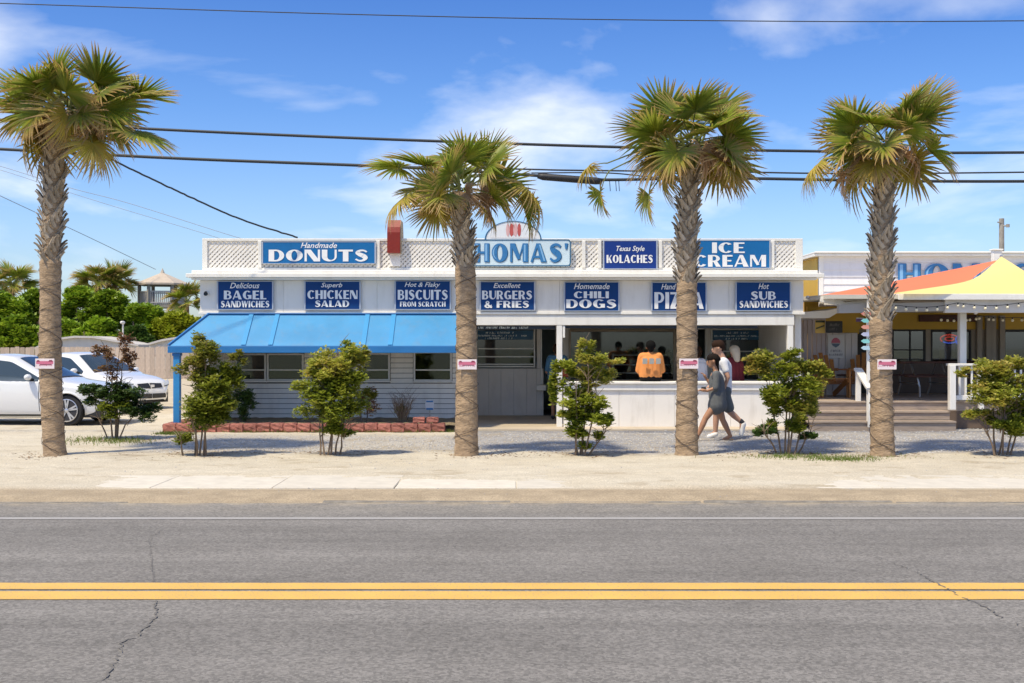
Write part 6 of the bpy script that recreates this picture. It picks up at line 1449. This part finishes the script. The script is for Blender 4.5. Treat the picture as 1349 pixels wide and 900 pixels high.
def bgtree(label, px, topy, rpx, Z, m, seed, n=900, boty=460):
    random.seed(seed); u = Z/F; gx = PX(px, Z); zt = PZ(topy, Z)
    t = thing('broadleaf_tree', label, 'tree', (gx, Z, 0), 'bright green trees and bushes beyond the fence')
    tr = MB(); 
    for i in range(5): a = U(-1, 1); tr.tube([(gx+a*.15, Z+U(-.2, .2), -.05), (gx+a*.6, Z+U(-.4, .4), zt*.35), (gx+a*rpx*u*.6, Z+U(-1, 1), zt*.75)], [.12, .08, .03], 6)
    part('trunk', tr, twig, t)
    k = MB(); r = rpx*u; zlow = PZ(boty, Z)
    for c in range(34):
        d = Vector((random.gauss(0, 1), random.gauss(0, 1), 0)).normalized()*rnd()**.5; f = rnd()**.7
        cz = zlow+(zt-zlow)*f*.97; wr = math.sqrt(max(.08, 1-((f-.25)/.80)**2)) if f > .25 else 1
        c_ = Vector((gx+d.x*r*wr*.92, Z+d.y*r*wr*.6, cz-.25)); rs = r*U(.20, .34)
        leaves(k, c_, (rs, rs, rs*.75), int(n/34), .26, shell=.35)
    part('foliage', k, m, t, recalc=False)
for i, a in enumerate([('round green bush at the far left edge beyond the fence', 8, 386, 38, 66, hg), ('bright green tree just left of the leftmost palm trunk', 48, 380, 36, 69, hg), ('dense green tree behind the white shed', 100, 378, 38, 67, hg),
      ('broad bright green tree in the middle of the hedge', 145, 384, 40, 65, hg), ('green tree below the gazebo', 190, 400, 34, 63, hg), ('yellow green bush right of the gazebo', 232, 412, 34, 62, hy), ('dark low bush between the two white sheds', 178, 428, 22, 61, hd_),
      ('yellowish bush beside the awning corner', 255, 418, 24, 64, hy), ('dark green bush low at the far left', 25, 418, 34, 62, hg), ('low green bush behind the leftmost palm trunk', 75, 420, 30, 61.5, hg), ('low green bush above the roof of the white shed', 128, 418, 30, 61, hg)]):
    bgtree(*a, 300+i, n=4200)
# small palms above the hedge
def farpalm(label, px, py, Z, seed, n=16, sc=1.6):
    random.seed(seed); loc = Vector((PX(px, Z), Z, 0)); t = thing('palm_tree', label, 'palm tree', loc, 'distant palms above the hedge'); cz = PZ(py, Z)
    part('trunk', MB().tube([(loc.x, Z, -.1), (loc.x, Z, cz)], [.2, .15], 8), bark, t)
    for i in range(n):
        f = inst('frond', random.choice(FG+FM), t, (0, 0, cz), sc=(sc, sc, sc)); f.rotation_euler = (Matrix.Rotation(i*2.4, 3, 'Z') @ Matrix.Rotation(-math.radians(70-95*i/n+U(-8, 8)), 3, 'Y') @ Matrix.Rotation(U(-.4, .4), 3, 'X')).to_euler()
farpalm('distant palm tuft at the far left above the hedge', 16, 376, 72, 401); farpalm('distant dark palm tuft left of the one nearest the gazebo', 130, 374, 74, 402, 18, 1.7)
farpalm('distant dark palm tuft just left of the gazebo', 152, 376, 75, 403, 16, 1.7); farpalm('distant palm tuft between gazebo and snack bar', 246, 398, 70, 404, 16, 1.4)
# gazebo on stilts
Zg_ = 76; GZ = thing('gazebo', 'hexagonal wooden lookout gazebo with shallow pale roof behind the trees', 'gazebo', (PX(214, Zg_), Zg_, 0))
gx = PX(214, Zg_); u = Zg_/F; ap = PZ(360, Zg_); ev = PZ(374, Zg_)
hexp = lambda r, z, k: (gx+r*math.cos(k*PI/3+.2), Zg_+r*math.sin(k*PI/3+.2), z)
cupz = ap
for k_ in range(6): part('roof_panel', MB().add([hexp(35*u, ev, k_), hexp(35*u, ev, k_+1), hexp(3*u, ap, k_+1), hexp(3*u, ap, k_), hexp(35*u, ev-.12, k_), hexp(35*u, ev-.12, k_+1)], [(0, 1, 2, 3), (0, 4, 5, 1)]), mat('gazebo_roof', (.50, .42, .34), .85, var=.1), GZ, recalc=False)
part('roof_cap', MB().add([hexp(3*u, ap, k_) for k_ in range(6)]+[(gx, Zg_, ap+.35)], [(k_, (k_+1) % 6, 6) for k_ in range(6)]), mat('gazebo_roof', (.5, .42, .34)), GZ)
part('soffit', MB().add([hexp(34*u, ev-.13, k_) for k_ in range(6)], [(0, 1, 2, 3, 4, 5)]), greywood, GZ)
for k_ in range(6): part('post', MB().bar(hexp(29*u, 0, k_), hexp(29*u, ev-.1, k_), .18, .18), greywood, GZ)
fz = PZ(402, Zg_); rzz = PZ(385, Zg_)
part('floor', MB().prism([hexp(30*u, 0, k_)[:2] for k_ in range(6)], fz-.2, fz, axis='z'), greywood, GZ)
for k_ in range(6):
    a, b = Vector(hexp(29*u, 0, k_)), Vector(hexp(29*u, 0, k_+1)); mb = MB()
    for zz_ in (rzz, fz+.12): mb.bar(a+Vector((0, 0, zz_)), b+Vector((0, 0, zz_)), .08, .08)
    for i in range(1, 12): q = a.lerp(b, i/12); mb.bar(q+Vector((0, 0, fz)), q+Vector((0, 0, rzz)), .05, .05)
    part('railing', mb, mat('gazebo_rail', (.48, .45, .42), .8), GZ)
# low white sheds behind the fence
def shed(label, prof, Z, d, wallz):
    t = thing('shed', label, 'shed', (PX(prof[0][0], Z), Z, 0), 'low white sheds beyond the fence'); pp = [(PX(a, Z), PZ(b, Z)) for a, b in prof]
    part('roof', MB().prism(pp+[(x_, z_-.10) for x_, z_ in reversed(pp)], Z-.2, Z+d), mat('shed_roof', (.56, .53, .50), .6, var=.08, vscale=1), t, recalc=True)
    part('wall', MB().prism([(x_, z_-.101) for x_, z_ in pp]+[(pp[-1][0], 0), (pp[0][0], 0)], Z, Z+d-.2), mat('shed_wall', (.62, .61, .56), .7, var=.05), t)
    for i in range(1, 5): a = pp[0][0]+(pp[-1][0]-pp[0][0])*i/5; part('wall_rib', MB().box(a-.05, a+.05, Z-.06, Z-.002, 0, min(pp[0][1], pp[-1][1])-.12), greyw, t)
shed('long low white shed with curved roof behind the fence and cars', [(47, 458), (60, 452), (80, 445), (100, 442.5), (125, 443), (150, 447.5), (172, 451.5), (184, 454)], 58, 4, 0)
shed('short white shed behind the fence beside the awning corner', [(197, 452), (215, 447), (240, 443), (262, 446)], 58, 4, 0)
t = thing('lamp_post', 'thin pale pole standing behind the fence in front of the trees', 'pole', (PX(162, 57), 57, 0))
part('pole', MB().tube([(PX(162, 57), 57, 0), (PX(162, 57), 57, PZ(426, 57))], .04, 8), greyw, t); part('lamp_head', MB().rbox(PX(159.5, 57), PX(163.5, 57), 56.8, 57.2, PZ(427, 57), PZ(423, 57), .05), greyw, t)
# utility pole far right
t = thing('utility_pole', 'distant wooden utility pole rising behind the restaurant roof', 'pole', (PX(1319.5, 60), 60, 0))
part('pole', MB().tube([(PX(1319.5, 60), 60, 0), (PX(1319.5, 60), 60, PZ(288, 60))], [.16, .13], 10), greywood, t)
part('insulator', MB().tube([(PX(1325.5, 60), 59.8, PZ(300, 60)), (PX(1325.5, 60), 59.8, PZ(296, 60))], .1, 8).tube([(PX(1320, 60), 59.9, PZ(298, 60)), (PX(1325.5, 60), 59.8, PZ(298, 60))], .04, 6).tube([(PX(1313, 60), 59.9, PZ(293, 60)), (PX(1320, 60), 59.9, PZ(294, 60))], .04, 6), greywood, t)

# ---------------- overhead wires ----------------
GW = 'overhead utility wires above the roofs'
def wire(label, pts, Z, r, m=wirem, nseg=10, jit=0):
    P_ = [P(a, b, Z if not isinstance(Z, tuple) else Z[0]+(Z[1]-Z[0])*i/(len(pts)-1)) for i, (a, b) in enumerate(pts)]
    cp = []; n = len(P_)
    for i in range(n-1):
        p0, p1, p2, p3 = [P_[max(0, min(n-1, i+k))] for k in (-1, 0, 1, 2)]
        for j in range(nseg): s_ = j/nseg; cp.append(.5*((2*p1)+(-p0+p2)*s_+(2*p0-5*p1+4*p2-p3)*s_*s_+(-p0+3*p1-3*p2+p3)*s_**3)+Vector((0, U(-jit, jit), U(-jit, jit))))
    cp.append(P_[-1]); return single('cable', MB().tube(cp, r, 6), m, P_[0], label, 'cable', GW, smooth=True)
ZW = 19.5
wire('thin high wire crossing near the top of the sky', [(-900, -25), (0, 4.5), (500, 20), (900, 27), (1349, 27.5), (2200, 15)], ZW, .009)
wire('upper thick black cable passing behind the palm crowns', [(-900, 118), (0, 158), (218, 171), (520, 184), (820, 194), (1050, 199), (1349, 201), (2200, 190)], ZW, .026)
wire('lower thick black cable left of the splice', [(-900, 150), (0, 196.5), (240, 209), (520, 220), (700, 231), (740, 234)], ZW, .028)
wire('lower thick black cable right of the splice', [(738, 234), (800, 237), (960, 235), (1349, 239), (2200, 230)], ZW, .028)
wire('thin cable running just above the lower thick one', [(500, 219), (690, 223), (760, 224.5), (960, 226.5), (1100, 228.5), (1349, 227), (2200, 215)], ZW, .015)
wire('third thin cable meeting the splice', [(700, 228), (800, 228), (870, 234), (960, 235)], ZW+.1, .012)
t = thing('cable_splice', 'thick black splice sleeve on the lower cable between second and third palms', 'cable', P(752, 236, ZW), GW)
part('sleeve', MB().tube([P(708, 232, ZW-.05), P(715, 233, ZW-.05), P(785, 238.5, ZW-.05), P(793, 239, ZW-.05)], [.04, .06, .062, .05], 12), mat('splice_black', (.02, .02, .022), .55), t, smooth=True)
for px in (803, 811, 815): part('tie', MB().tube([P(px, 237, ZW), P(px+1, 252, ZW)], .006, 4), wirem, t)
wire('twisted service cable sloping down to the roof edge left of DONUTS', [(70, 170), (110, 190), (145, 209), (200, 236), (260, 264), (320, 290), (392, 313)], (19.4, 22.1), .017, jit=.006, nseg=14)
wg_ = mat('thin_grey_wire', (.28, .32, .38), .6)
wire('faint wire sloping down at the far left, upper of the pair', [(-60, 205), (0, 219), (90, 247), (170, 268), (300, 309), (340, 320)], 60, .016, wg_)
wire('faint wire sloping down at the far left, lower of the pair', [(-60, 211), (0, 224), (80, 250), (150, 272), (260, 305), (320, 324)], 60, .014, wg_)
wire('faint lowest wire running down towards the gazebo roof', [(-60, 230), (0, 258), (60, 286), (120, 314), (205, 355)], (55, 75), .018, wg_)
# vegetation cleared: hills of dune far beyond
single('dune', MB().prism([(-90, -.5), (-60, 1.6), (-30, 2.2), (0, 1.4), (30, 1.8), (60, 1.2), (100, -.5)], 150, 160), mat('dune_scrub', (.13, .16, .05), .95, var=.3, vscale=.5), (0, 150, 0), kind='structure')
